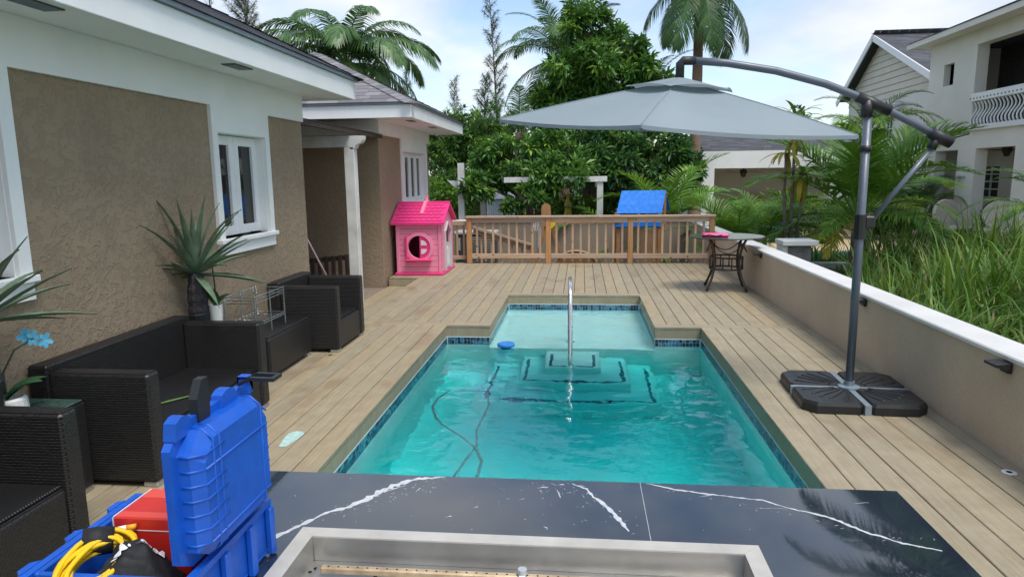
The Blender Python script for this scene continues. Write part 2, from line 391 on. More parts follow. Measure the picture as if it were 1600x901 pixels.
class MB:
    def __init__(s): s.v = []; s.f = []; s.m = []; s.t = []
    def add(s, vs, fs, mi=0, tint=None):
        n = len(s.v); s.v.extend([tuple(map(float, p)) for p in vs]); s.f.extend([tuple(i + n for i in f) for f in fs]); s.m.extend([mi] * len(fs))
        if tint is not None:
            while len(s.t) < n: s.t.append(0.5)
            s.t.extend([tint] * len(vs))
        return s
    def box(s, x0, x1, y0, y1, z0, z1, mi=0, tint=None):
        vs = [(x, y, z) for z in (z0, z1) for y in (y0, y1) for x in (x0, x1)]
        return s.add(vs, [(0, 2, 3, 1), (4, 5, 7, 6), (0, 1, 5, 4), (2, 6, 7, 3), (0, 4, 6, 2), (1, 3, 7, 5)], mi, tint)
    def cbox(s, x0, x1, y0, y1, z0, z1, c=0.006, mi=0):
        c = min(c, (x1 - x0) * .49, (y1 - y0) * .49, (z1 - z0) * .49)
        X = (x0, x1); Y = (y0, y1); Z = (z0, z1); sg = (1, -1)
        vs = []; idx = {}
        for i in (0, 1):
            for j in (0, 1):
                for k in (0, 1):
                    for a in range(3):
                        p = [X[i] + sg[i] * c, Y[j] + sg[j] * c, Z[k] + sg[k] * c]
                        p[a] = (X[i], Y[j], Z[k])[a]
                        idx[i, j, k, a] = len(vs); vs.append(p)
        fs = []
        for a in range(3):
            b, d = [q for q in range(3) if q != a]
            for s_ in (0, 1):
                q = []
                for (u, w) in ((0, 0), (1, 0), (1, 1), (0, 1)):
                    t = [0, 0, 0]; t[a] = s_; t[b] = u; t[d] = w; q.append(idx[t[0], t[1], t[2], a])
                fs.append(q)
        for a in range(3):
            b, d = [q for q in range(3) if q != a]
            for u in (0, 1):
                for w in (0, 1):
                    t0 = [0, 0, 0]; t1 = [0, 0, 0]; t0[b] = t1[b] = u; t0[d] = t1[d] = w; t1[a] = 1
                    fs.append([idx[(*t0, b)], idx[(*t1, b)], idx[(*t1, d)], idx[(*t0, d)]])
        for i in (0, 1):
            for j in (0, 1):
                for k in (0, 1):
                    fs.append([idx[i, j, k, 0], idx[i, j, k, 1], idx[i, j, k, 2]])
        # orient outward
        ctr = np.array([(x0 + x1) / 2, (y0 + y1) / 2, (z0 + z1) / 2]); P = np.array(vs, float); out = []
        for f in fs:
            n = np.cross(P[f[1]] - P[f[0]], P[f[2]] - P[f[0]])
            out.append(f if np.dot(n, P[f].mean(0) - ctr) > 0 else f[::-1])
        return s.add(vs, out, mi)
    def tube(s, pts, r, n=8, mi=0, cap=True, tint=None):
        P = [Vector(p) for p in pts]; k = len(P)
        rs = r if isinstance(r, (list, tuple)) else [r] * k
        T = []
        for i in range(k):
            t = (P[min(i + 1, k - 1)] - P[max(i - 1, 0)]); T.append(t.normalized() if t.length > 1e-9 else Vector((0, 0, 1)))
        ref = Vector((0, 0, 1)) if abs(T[0].z) < 0.9 else Vector((1, 0, 0))
        nrm = (ref - T[0] * ref.dot(T[0])).normalized()
        vs = []
        for i in range(k):
            nrm = (nrm - T[i] * nrm.dot(T[i])).normalized(); bn = T[i].cross(nrm)
            for j in range(n):
                a = 2 * PI * j / n; vs.append(P[i] + (nrm * math.cos(a) + bn * math.sin(a)) * rs[i])
        fs = [(i * n + j, i * n + (j + 1) % n, (i + 1) * n + (j + 1) % n, (i + 1) * n + j) for i in range(k - 1) for j in range(n)]
        if cap: fs += [tuple(range(n))[::-1], tuple(range((k - 1) * n, k * n))]
        return s.add(vs, fs, mi, tint)
    def bar(s, a, b, w, h, mi=0, up=(0, 0, 1)):
        a = Vector(a); b = Vector(b); t = (b - a).normalized(); u = Vector(up); sd = t.cross(u)
        if sd.length < 1e-4: sd = t.cross(Vector((1, 0, 0)))
        sd.normalize(); u = sd.cross(t).normalized()
        vs = [p + sd * (w / 2 * i) + u * (h / 2 * j) for p in (a, b) for (i, j) in ((-1, -1), (1, -1), (1, 1), (-1, 1))]
        return s.add(vs, [(0, 3, 2, 1), (4, 5, 6, 7), (0, 1, 5, 4), (1, 2, 6, 5), (2, 3, 7, 6), (3, 0, 4, 7)], mi)
    def lathe(s, prof, n=20, c=(0, 0, 0), mi=0):
        vs = []; fs = []
        for (r, z) in prof:
            for j in range(n):
                a = 2 * PI * j / n; vs.append((c[0] + r * math.cos(a), c[1] + r * math.sin(a), c[2] + z))
        for i in range(len(prof) - 1):
            for j in range(n):
                fs.append((i * n + j, i * n + (j + 1) % n, (i + 1) * n + (j + 1) % n, (i + 1) * n + j))
        fs.append(tuple(range(n))[::-1]); fs.append(tuple(range((len(prof) - 1) * n, len(prof) * n)))
        return s.add(vs, fs, mi)
    def prism(s, poly, h0, h1, axis=2, mi=0):
        """poly: 2D points in the two axes other than `axis` (x,y / x,z / y,z order)"""
        n = len(poly)
        def put(p, h):
            if axis == 2: return (p[0], p[1], h)
            if axis == 1: return (p[0], h, p[1])
            return (h, p[0], p[1])
        vs = [put(p, h0) for p in poly] + [put(p, h1) for p in poly]
        fs = [tuple(range(n))[::-1], tuple(range(n, 2 * n))] + [(i, (i + 1) % n, n + (i + 1) % n, n + i) for i in range(n)]
        return s.add(vs, fs, mi)
    def build(s, name, mats, parent=None, smooth=False, w=True, shared=None, recalc=False):
        off = Vector((0, 0, 0))
        if parent is not None and w:
            p = parent
            while p is not None: off += Vector(p.location); p = p.parent
        me = bpy.data.meshes.new(name)
        V = np.array(s.v, float).reshape(-1, 3) - np.array(off)
        me.from_pydata(V.tolist(), [], s.f)
        if isinstance(mats, str): mats = [mats]
        for mm in mats: me.materials.append(MATS[mm])
        if len(mats) > 1: me.polygons.foreach_set('material_index', s.m)
        if smooth: me.polygons.foreach_set('use_smooth', [True] * len(me.polygons))
        if recalc:
            import bmesh
            bm = bmesh.new(); bm.from_mesh(me); bmesh.ops.recalc_face_normals(bm, faces=bm.faces); bm.to_mesh(me); bm.free()
        # box-projected UVs in metres
        nl = len(me.loops)
        if nl and nl < 60000:
            uv = me.uv_layers.new(name='UVMap')
            vi = np.empty(nl, int); me.loops.foreach_get('vertex_index', vi)
            pn = np.empty(len(me.polygons) * 3); me.polygons.foreach_get('normal', pn); pn = np.abs(pn.reshape(-1, 3))
            lt = np.empty(len(me.polygons), int); me.polygons.foreach_get('loop_total', lt)
            ax = np.repeat(pn.argmax(1), lt); co = V[vi] + np.array(off)
            u = np.where(ax == 0, co[:, 1], co[:, 0]); v_ = np.where(ax == 2, co[:, 1], co[:, 2])
            uv.data.foreach_set('uv', np.stack([u, v_], 1).ravel())
        if s.t:
            t = s.t + [0.5] * (len(s.v) - len(s.t))
            a = me.attributes.new('tint', 'FLOAT', 'POINT'); a.data.foreach_set('value', t)
        me.update()
        o = bpy.data.objects.new(name, me); COL.objects.link(o)
        if parent is not None: o.parent = parent
        return o

def bulk(name, V, F3, mat, tint=None, parent=None, off=(0, 0, 0)):
    """many triangles / quads from numpy arrays; F3 (n,3) or (n,4)"""
    V = np.asarray(V, float) - np.array(off); F3 = np.asarray(F3, int); k = F3.shape[1]
    me = bpy.data.meshes.new(name)
    me.vertices.add(len(V)); me.vertices.foreach_set('co', V.ravel())
    me.loops.add(F3.size); me.loops.foreach_set('vertex_index', F3.ravel())
    me.polygons.add(len(F3)); me.polygons.foreach_set('loop_start', np.arange(len(F3)) * k)
    try: me.polygons.foreach_set('loop_total', np.full(len(F3), k))
    except Exception: pass
    me.materials.append(MATS[mat])
    if tint is not None:
        a = me.attributes.new('tint', 'FLOAT', 'POINT'); a.data.foreach_set('value', np.asarray(tint, float))
    me.update(calc_edges=True)
    o = bpy.data.objects.new(name, me); COL.objects.link(o)
    if parent is not None: o.parent = parent
    return o

def copy_tree(o, parent=None):
    c = o.copy(); COL.objects.link(c); c.parent = parent
    for ch in list(o.children): copy_tree(ch, c)
    return c

def struct(mb, name, mat, **k):
    return tag(mb.build(name, mat, **k), kind='structure')

# ------------------------------------------------------------------ ground and neighbour's garden
g = MB()   # one sheet with an opening where the pool is dug in
_o = [(-900, -300), (900, -300), (900, 1500), (-900, 1500)]; _i = [(-1.6, 1.9), (1.4, 1.9), (1.4, 9.35), (-1.6, 9.35)]
g.add([(*p, -0.75) for p in _o + _i], [(0, 1, 5, 4), (1, 2, 6, 5), (2, 3, 7, 6), (3, 0, 4, 7)]); struct(g, 'ground', 'earth')
g = MB(); g.box(2.70, 60, 5.0, 60, -0.74, -0.42); struct(g, 'lawn', 'lawn_green')
g = MB()
g.box(6.9, 10.6, 15.0, 26.0, -0.42, -0.396); g.box(4.2, 6.9, 18.2, 26.0, -0.42, -0.396); struct(g, 'patio', 'patio_stone')

# ------------------------------------------------------------------ deck: every board a piece
XL, XR, AL, AR = -1.47, 1.27, -0.99, 0.785       # pool and alcove sides
YS, YF, YN = 7.26, 9.22, 2.0                     # shoulder, far edge, near end of the pool
BW, GAP, TH = 0.1425, 0.0062, 0.028
deck = tag(empty('deck', (0, 6, 0)), kind='structure')
sub = MB()
for (a, b, c, d) in ((XL - .02, XR + .02, 0.3, YN - .02), (-2.96, XL - .02, 0.3, YS), (XR + .02, 2.40, 0.3, YS), (-2.62, AL - .02, YS + .02, 12.66), (AR + .02, 2.40, YS + .02, 12.66), (AL - .02, AR + .02, YF + .02, 12.66), (-3.11, -2.62, 10.76, 12.66), (-3.11, -2.62, YS, 10.74)):
    low = -0.13 if (a < -3.1 and d < 10.75) else 0.0
    sub.box(a, b, c, d, low - 0.10, low - 0.034)
sub.build('joist_frame', 'under_deck', deck)
def board(x0, x1, y0, y1, z=0.0, along='y'):
    mb = MB(); jz = random.uniform(-0.0012, 0.0012)
    mb.cbox(x0, x1, y0, y1, z - TH + jz, z + jz, 0.0035)
    o = mb.build('board', 'deck_composite', deck)
    if along == 'x':   # turn the grain
        d = o.data.uv_layers[0].data; n = len(d); u = np.empty(n * 2); d.foreach_get('uv', u); u = u.reshape(-1, 2)[:, ::-1]; d.foreach_set('uv', u.ravel())
    return o
def run_boards(xa, xb, y0, y1, z=0.0, from_right=False, splits=()):
    p = BW + GAP; n = int((xb - xa) / p + 1e-6); xs = []
    if from_right:
        x = xb
        while x - xa > 0.02: xs.append((max(xa, x - BW), x)); x -= p
    else:
        x = xa
        while xb - x > 0.02: xs.append((x, min(xb, x + BW))); x += p
    for i, (a, b) in enumerate(xs):
        ys = [y0] + [s_ for k, s_ in enumerate(splits) if (i + k) % 3 == 0] + [y1]
        for q in range(len(ys) - 1):
            board(a, b, ys[q] + (0.002 if q else 0), ys[q + 1] - 0.002, z)
P_ = BW + GAP
board(XL - BW, XL, 0.35, YS - .003); board(XR, XR + BW, 0.35, YS - .003)
run_boards(-2.96, XL - P_, 0.35, YS - 0.004, 0, True)
run_boards(XR + P_, 2.395, 0.35, YS - 0.004, 0, False)
run_boards(XL + GAP, XR - GAP, 0.35, YN - 0.01, 0, False)          # under the counter
board(-2.62, AL, YS, YS + BW, 0, 'x'); board(AR, 2.395, YS, YS + BW, 0, 'x')
board(AL - BW, AL, YS + P_, YF - .003); board(AR, AR + BW, YS + P_, YF - .003)
board(AL - BW, AR + BW, YF, YF + BW, 0, 'x')
run_boards(-2.62, AL - P_, YS + P_, 12.66, 0, True, (9.4, 10.9))
run_boards(AR + P_, 2.395, YS + P_, 12.66, 0, False, (9.35, 10.6))
run_boards(AL - BW, AR + BW, YF + P_, 12.66, 0, False)
run_boards(-3.11, -2.625, YS + .01, 10.72, -0.13, True)                 # the lower strip by the house
run_boards(-3.11, -2.625, 10.76, 12.66, 0, True)
mb = MB(); mb.cbox(-3.11, -2.622, 10.725, 10.75, -0.13, -0.032, 0.003); mb.build('riser', 'deck_composite', deck)
# fascia boards round the pool
def fascia(x0, x1, y0, y1):
    mb = MB(); mb.cbox(x0, x1, y0, y1, -0.128, -TH - 0.003, 0.003); o = mb.build('fascia_board', 'deck_composite', deck)
    if x1 - x0 > y1 - y0:
        pass
fascia(XL - .026, XL - .004, 0.35, YS); fascia(XR + .004, XR + .026, 0.35, YS)
fascia(XL - .026, AL - .004, YS + .004, YS + .026); fascia(AR + .004, XR + .026, YS + .004, YS + .026)
fascia(AL - .026, AL - .004, YS + .03, YF); fascia(AR + .004, AR + .026, YS + .03, YF)
fascia(AL - .026, AR + .026, YF + .004, YF + .026)

# ------------------------------------------------------------------ pool
WZ = -0.205
pool = thing('swimming_pool', 'small plunge pool with shallow far ledge and nested steps, sunk in the deck', 'pool', (0, 6, -1.5))
W_ = 0.012                                          # wall face stands this far behind the fascia line
sh = MB()
def wallq(p, q, z0, z1):
    sh.add([(p[0], p[1], z0), (q[0], q[1], z0), (q[0], q[1], z1), (p[0], p[1], z1)], [(0, 1, 2, 3)])
L_, R_, A_, B_ = XL - .006, XR + .006, AL - .006, AR + .006
S_, F_ = YS + .006, YF + .006
FL = -1.28
sh.add([(L_, YN, FL), (R_, YN, FL), (R_, S_, FL), (L_, S_, FL)], [(0, 1, 2, 3)])
wallq((L_, S_), (L_, YN), FL, -.03); wallq((R_, YN), (R_, S_), FL, -.03); wallq((L_, YN), (R_, YN), FL, -.03)
wallq((A_, S_), (L_, S_), FL, -.03); wallq((R_, S_), (B_, S_), FL, -.03)
wallq((A_, F_), (A_, S_), -.36, -.03); wallq((B_, S_), (B_, F_), -.36, -.03); wallq((B_, F_), (A_, F_), -.36, -.03)
sh.build('shell', 'pool_plaster', pool)
mb = MB(); mb.box(A_, B_, S_ - .012, F_, FL, -0.36); mb.build('shallow_ledge', 'pool_plaster', pool)
TIL = ['tile_navy', 'tile_blue', 'tile_teal', 'tile_dark', 'tile_grout']
TRIM = (1, 1, 2, 2, 0)
def tile_band(p0, du, dv, nrm, nu, nv, s=0.036, thick=0.004, parent=pool, name='mosaic_band'):
    mb = MB(); p0 = Vector(p0); du = Vector(du); dv = Vector(dv); nrm = Vector(nrm)
    def q(a0, a1, b0, b1, h, mi):
        vs = [p0 + du * a + dv * b + nrm * k for k in (0, h) for (a, b) in ((a0, b0), (a1, b0), (a1, b1), (a0, b1))]
        mb.add(vs, [(3, 2, 1, 0), (4, 5, 6, 7), (0, 1, 5, 4), (1, 2, 6, 5), (2, 3, 7, 6), (3, 0, 4, 7)], mi)
    q(0, nu * s, 0, nv * s, thick * 0.5, 4)
    g_ = 0.0022
    for i in range(nu):
        for j in range(nv):
            if random.random() < 0.35:
                for (a, b) in ((0, 0), (.5, 0), (0, .5), (.5, .5)):
                    q((i + a) * s + g_ / 2, (i + a + .5) * s - g_ / 2, (j + b) * s + g_ / 2, (j + b + .5) * s - g_ / 2, thick, random.choice(TRIM if name == 'trim' else (0, 1, 1, 2, 2, 3)))
            else:
                q(i * s + g_, (i + 1) * s - g_, j * s + g_, (j + 1) * s - g_, thick, random.choice(TRIM if name == 'trim' else (0, 0, 1, 1, 2, 3)))
    return tag(mb.build(name, TIL, parent), kind='stuff')
bz = -0.243
tile_band((A_ + .01, F_ - .001, bz), (1, 0, 0), (0, 0, 1), (0, -1, 0), int((B_ - A_ - .02) / .036), 3)
tile_band((L_ + .01, S_ - .001, bz), (1, 0, 0), (0, 0, 1), (0, -1, 0), int((A_ - L_) / .036), 3)
tile_band((B_ + .002, S_ - .001, bz), (1, 0, 0), (0, 0, 1), (0, -1, 0), int((R_ - B_) / .036), 3)
tile_band((L_ + .001, YN, bz), (0, 1, 0), (0, 0, 1), (1, 0, 0), int((S_ - YN) / .036), 3)
tile_band((R_ - .001, YN, bz), (0, 1, 0), (0, 0, 1), (-1, 0, 0), int((S_ - YN) / .036), 3)
tile_band((A_ + .001, S_, bz), (0, 1, 0), (0, 0, 1), (1, 0, 0), int((F_ - S_) / .036), 3)
tile_band((B_ - .001, S_, bz), (0, 1, 0), (0, 0, 1), (-1, 0, 0), int((F_ - S_) / .036), 3)
for (x0, x1, y0, z, zb) in ((-.37, .20, 6.62, -0.45, -.68), (-.62, .47, 6.36, -0.68, -.92), (-.95, .74, 6.05, -0.92, FL)):
    mb = MB(); mb.cbox(x0, x1, y0, S_ - .02, zb, z, 0.015); st = mb.build('step', 'pool_plaster', pool)
    s = 0.032
    tile_band((x0 + .05, y0 + .03, z + .001), (1, 0, 0), (0, 1, 0), (0, 0, 1), int((x1 - x0 - .10) / s), 1, s, 0.004, st, 'trim')
    tile_band((x0 + .05, y0 + .03 + s, z + .001), (1, 0, 0), (0, 1, 0), (0, 0, 1), 1, int((S_ - y0 - .2) / s), s, 0.004, st, 'trim')
    tile_band((x1 - .05 - s, y0 + .03 + s, z + .001), (1, 0, 0), (0, 1, 0), (0, 0, 1), 1, int((S_ - y0 - .2) / s), s, 0.004, st, 'trim')
# water: closed body
wp = [(L_ - .003, YN - .003), (R_ + .003, YN - .003), (R_ + .003, S_ + .003), (B_ + .003, S_ + .003), (B_ + .003, F_ + .003), (A_ - .003, F_ + .003), (A_ - .003, S_ + .003), (L_ - .003, S_ + .003)]
mb = MB(); mb.prism(wp, FL - .01, WZ); wo = struct(mb, 'water', 'pool_water')

# ------------------------------------------------------------------ side wall with white cap, back wall
def cap_wall(name, label, x0, x1, y0, y1, z0, zt, capx0, capx1, capy0, capy1, mat='tan_stucco_fine'):
    t = thing(name, label, 'wall', ((x0 + x1) / 2, (y0 + y1) / 2, z0))
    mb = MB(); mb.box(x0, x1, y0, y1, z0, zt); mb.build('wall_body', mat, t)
    mb = MB(); mb.cbox(capx0, capx1, capy0, capy1, zt, zt + .035, 0.008); mb.build('coping', 'white_cap', t)
    return t
cap_wall('garden_wall', 'long low tan stucco wall with white coping beside the deck', 2.40, 2.61, -2.0, 15.6, -0.75, 0.555, 2.385, 2.63, -2.0, 15.62)
cap_wall('boundary_wall', 'tan stucco wall with white coping across the yard behind the wooden railing', -12, 2.38, 15.6, 15.8, -0.75, 0.575, -12, 2.38, 15.57, 15.83, 'tan_stucco_shaded')
for i, (y, lab) in enumerate(((5.97, 'small black wall light on the tan wall behind the parasol pole'), (3.985, 'small black wall light under the coping next to the recessed deck light'), (9.37, 'small black wall light under the coping beside the round glass table'))):
    t = thing('wall_light', lab, 'wall light', (2.40, y, 0.50), group='black lights along the tan wall')
    mb = MB(); mb.cbox(2.375, 2.399, y - .04, y + .04, 0.49, 0.55, .004); mb.build('back_plate', 'black_plastic', t)
    mb = MB(); mb.prism([(2.30, .545), (2.376, .552), (2.376, .515), (2.30, .530)], y - .06, y + .06, 1); mb.build('lamp_shade', 'black_plastic', t)

# ------------------------------------------------------------------ house on the left
def shingles(mb, origin, u, v, poly, sw=0.30, sh_=0.14, th=0.007):
    """lay tabs on the plane origin+u*a+v*b inside poly (list of (a,b)); u along the course, v up the slope"""
    o = Vector(origin); u = Vector(u).normalized(); v = Vector(v).normalized(); n = u.cross(v).normalized()
    if n.z < 0: n = -n
    P = np.array(poly); a0, b0 = P.min(0); a1, b1 = P.max(0)
    def inside(a, b):
        c = False; m = len(poly)
        for i in range(m):
            x1, y1 = poly[i]; x2, y2 = poly[(i + 1) % m]
            if (y1 > b) != (y2 > b) and a < (x2 - x1) * (b - y1) / (y2 - y1) + x1: c = not c
        return c
    def span(b):
        xs = []
        for i in range(len(poly)):
            (xa, ya), (xb, yb) = poly[i], poly[(i + 1) % len(poly)]
            if (ya > b) != (yb > b): xs.append((xb - xa) * (b - ya) / (yb - ya) + xa)
        return (min(xs), max(xs)) if len(xs) > 1 else (0, -1)
    b = b0; r = 0
    while b < b1:
        lo_a, hi_a = span(min(b + sh_ * .9, b1 - .005)); a_next = lo_a - random.random() * sw
        while a_next < hi_a:
            w0 = sw * random.choice((.6, .8, 1, 1, 1.2)); a = max(a_next, lo_a); w = min(a_next + w0, hi_a) - a; a_next += w0
            if w > .02:
                q = []
                for (aa, bb, h) in ((a + .002, b, th), (a + w - .002, b, th), (a + w - .002, b + sh_ * 1.15, .002), (a + .002, b + sh_ * 1.15, .002)):
                    q.append(o + u * aa + v * bb + n * h)
                lo = [o + u * (a + .002) + v * b, o + u * (a + w - .002) + v * b]
                mb.add(q + lo, [(0, 1, 2, 3), (4, 5, 1, 0)], 0, random.random())
        b += sh_; r += 1

house = thing('house', 'tan stucco house with white trim, deep eaves and grey shingle roof beside the deck', 'house', (-5, 5, -0.4))
HX, CX = -2.90, -2.928
# walls of the near block, pieces round the openings
wl = MB()
WIN = ((2.2, 3.24), (5.335, 6.17))
ys = [-3.0, 2.2, 3.24, 5.335, 6.17, 7.08]
for a, b in zip(ys[:-1], ys[1:]):
    if (a, b) in WIN:
        wl.box(-3.3, CX, a, b, -0.4, 1.13); wl.box(-3.3, CX, a, b, 1.99, 2.465)
    else: wl.box(-3.3, CX, a, b, -0.4, 2.465)
wl.box(-9, -3.3, 6.85, 7.08, -0.4, 2.465)
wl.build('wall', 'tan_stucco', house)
bd = MB()
bd.box(CX, HX, -3, 7.079, 2.195, 2.464)
for (a, b) in WIN:
    bd.box(CX, HX, a - .085, a, 1.0, 2.195); bd.box(CX, HX, b, b + .085, 1.0, 2.195); bd.box(CX, HX, a, b, 1.99, 2.195)
    bd.box(CX, HX - .0, a, b, 1.0, 1.125)
bd.build('trim_band', 'white_paint', house)
for (a, b) in WIN:
    mb = MB(); mb.cbox(-3.10, HX + .03, a - .10, b + .10, 1.095, 1.13, .004); mb.build('sill', 'white_paint', house)
    mb = MB(); x = -2.995                                  # reveal lining
    mb.box(-3.10, CX, a, a + .004, 1.13, 1.99); mb.box(-3.10, CX, b - .004, b, 1.13, 1.99); mb.box(-3.10, CX, a + .004, b - .004, 1.986, 1.99)
    wn = mb.build('window', 'white_paint', house)
    mid = (a + b) / 2
    for (c, d) in ((a + .005, mid - .003), (mid + .003, b - .005)):
        m2 = MB(); f = 0.078
        m2.cbox(x - .05, x, c, c + f, 1.14, 1.98, .004); m2.cbox(x - .05, x, d - f, d, 1.14, 1.98, .004)
        m2.cbox(x - .05, x - .001, c + f, d - f, 1.14, 1.14 + f, .004); m2.cbox(x - .05, x - .001, c + f, d - f, 1.98 - f, 1.98, .004)
        m2.build('sash', 'vinyl_frame', wn)
        m3 = MB(); m3.box(x - .032, x - .026, c + f, d - f, 1.14 + f, 1.98 - f); m3.build('pane', 'window_glass', wn)
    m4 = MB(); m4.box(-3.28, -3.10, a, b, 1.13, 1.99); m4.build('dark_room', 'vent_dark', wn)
# eaves
def eave_side(x0, x1, y0, y1, z):
    m = MB(); m.box(x0, x1, y0, y1, z, z + .02); return m
m = MB(); m.box(-2.928, -2.47, -3, 7.42, 2.466, 2.486); m.box(-9, -2.928, 7.081, 7.42, 2.466, 2.486); m.build('soffit', 'white_paint', house)
m = MB(); m.cbox(-2.469, -2.444, -3, 7.445, 2.445, 2.635, .004); m.cbox(-9, -2.47, 7.421, 7.446, 2.445, 2.635, .004); m.build('fascia', 'white_paint', house)
m = MB(); m.box(-2.50, -2.415, -3, 7.475, 2.637, 2.665); m.box(-9, -2.50, 7.39, 7.476, 2.637, 2.664); m.build('drip_edge', 'drip_edge', house)
def roof_hip(xe, ye0, ye1, z, pitch, wid, hip0, hip1, mat, name='roof'):
    """side slope rises towards -x from the eave x=xe between ye0 and ye1; hips at either end when set"""
    rf = MB()
    a = (xe, ye0, z); b = (xe, ye1, z)
    c = (xe - wid, ye1 - (wid if hip1 else 0), z + pitch * wid); d = (xe - wid, ye0 + (wid if hip0 else 0), z + pitch * wid)
    rf.add([a, b, c, d], [(0, 1, 2, 3)])
    sl = math.hypot(1, pitch)
    if hip1: rf.add([b, (xe - 2 * wid, ye1, z), c], [(0, 1, 2)])
    if hip0: rf.add([a, d, (xe - 2 * wid, ye0, z)], [(0, 1, 2)])
    ro = rf.build(name, mat, house)
    m = MB()
    shingles(m, a, (0, 1, 0), (-1, 0, pitch), [(0, 0), (ye1 - ye0, 0), (ye1 - ye0 - (wid if hip1 else 0), wid * sl), ((wid if hip0 else 0), wid * sl)])
    if hip1: shingles(m, b, (-1, 0, 0), (0, -1, pitch), [(0, 0), (2 * wid, 0), (wid, wid * sl)])
    if hip0: shingles(m, a, (-1, 0, 0), (0, 1, pitch), [(0, 0), (2 * wid, 0), (wid, wid * sl)])
    tag(m.build('shingle_course', mat, ro), kind='stuff')
    hips = [(b, c)] if hip1 else []
    if hip0: hips.append((a, d))
    cp = MB()
    for p, q in hips:
        p = Vector(p); q = Vector(q); n = int((q - p).length / .16)
        for i in range(n):
            s0 = p + (q - p) * (i / n); s1 = p + (q - p) * ((i + 1.2) / n); t = (q - p).normalized(); sd = t.cross(Vector((0, 0, 1))).normalized()
            up = Vector((0, 0, 1)) * .010
            tt = random.random()
            cp.add([s0 - sd * .13 - up * 2.2, s0 + up * 1.3, s0 + sd * .13 - up * 2.2, s1 - sd * .13 - up * 3.2, s1 + up * .5, s1 + sd * .13 - up * 3.2], [(0, 1, 4, 3), (1, 2, 5, 4), (0, 2, 1)], 0, tt)
    if hips: tag(cp.build('hip_cap', mat, ro), kind='stuff')
roof_hip(-2.405, -3, 7.485, 2.667, 0.5, 4.2, False, True, 'dark_shingle')
for (vy, vx) in ((5.19, -2.62), (3.22, -2.63)):
    m = MB(); m.box(vx - .055, vx + .055, vy - .14, vy + .14, 2.459, 2.4655); vo = m.build('soffit_vent', 'vent_dark', house)
    for k in range(5):
        m = MB(); yy = vx - .045 + k * .0225; m.box(yy - .004, yy + .004, vy - .13, vy + .13, 2.455, 2.459); m.build('slat', 'light_metal', vo)
# far wing
WX, WY = -3.12, 10.55
w2 = MB()
w2.box(-9, WX - .028, WY + .028, 11.97, -0.75, 2.49)
w2.box(WX - .35, WX - .028, 11.97, 13.75, -0.75, 1.15); w2.box(WX - .35, WX - .028, 11.97, 13.75, 2.06, 2.49)
w2.box(-9, WX - .028, 13.75, 14.1, -0.75, 2.49)
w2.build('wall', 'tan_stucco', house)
b2 = MB()
b2.box(WX - .028, WX, WY, 14.1, 2.27, 2.489); b2.box(-9, WX - .028, WY, WY + .028, 2.27, 2.489)
b2.box(WX - .028, WX, 11.87, 11.97, 1.02, 2.27); b2.box(WX - .028, WX, 13.75, 13.85, 1.02, 2.27); b2.box(WX - .028, WX, 11.97, 13.75, 2.06, 2.27); b2.box(WX - .028, WX + .02, 11.87, 13.85, 1.02, 1.15)
b2.build('trim_band', 'white_paint', house)
m = MB(); m.box(WX - .20, WX - .029, 11.97, 11.974, 1.15, 2.06); m.box(WX - .20, WX - .029, 13.746, 13.75, 1.15, 2.06); m.box(WX - .20, WX - .029, 11.974, 13.746, 2.056, 2.06); m.box(WX - .20, WX - .029, 11.974, 13.746, 1.15, 1.154); wn = m.build('window', 'white_paint', house)
for k in range(4):
    c = 11.98 + k * .4425; d = c + .435; x = WX - .11; f = .085
    m2 = MB(); m2.cbox(x - .05, x, c, c + f, 1.155, 2.055, .004); m2.cbox(x - .05, x, d - f, d, 1.155, 2.055, .004); m2.cbox(x - .05, x - .001, c + f, d - f, 1.155, 1.155 + f, .004); m2.cbox(x - .05, x - .001, c + f, d - f, 2.055 - f, 2.055, .004)
    m2.build('sash', 'vinyl_frame', wn)
    m3 = MB(); m3.box(x - .032, x - .026, c + f, d - f, 1.155 + f, 2.055 - f); m3.build('pane', 'window_glass', wn)
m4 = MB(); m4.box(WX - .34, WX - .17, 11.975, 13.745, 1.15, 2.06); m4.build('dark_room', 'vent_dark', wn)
m = MB(); m.box(WX - .03, -2.49, 10.03, 14.38, 2.491, 2.51); m.box(-9, WX - .03, 10.03, WY + .03, 2.491, 2.51); m.box(-9, WX - .03, 14.1, 14.38, 2.491, 2.51); m.build('soffit', 'white_paint', house)
m = MB(); m.cbox(-2.489, -2.464, 10.0, 14.41, 2.47, 2.655, .004); m.cbox(-9, -2.49, 10.004, 10.029, 2.47, 2.655, .004); m.cbox(-9, -2.49, 14.381, 14.406, 2.47, 2.655, .004); m.build('fascia', 'white_paint', house)
m = MB(); m.box(-2.52, -2.435, 9.97, 14.44, 2.657, 2.683); m.box(-9, -2.52, 9.971, 10.06, 2.657, 2.682); m.build('drip_edge', 'drip_edge', house)
roof_hip(-2.425, 9.96, 14.45, 2.685, 0.5, 2.245, True, True, 'grey_shingle')
# the wing's roof is deeper than its end is wide: the front slope carries on behind the near roof
for (vy, vx) in ((10.93, -2.70), (12.44, -2.68)):
    m = MB(); m.box(vx - .055, vx + .055, vy - .14, vy + .14, 2.485, 2.4905); vo = m.build('soffit_vent', 'vent_dark', house)
    for k in range(5):
        m = MB(); yy = vx - .045 + k * .0225; m.box(yy - .004, yy + .004, vy - .13, vy + .13, 2.481, 2.485); m.build('slat', 'light_metal', vo)
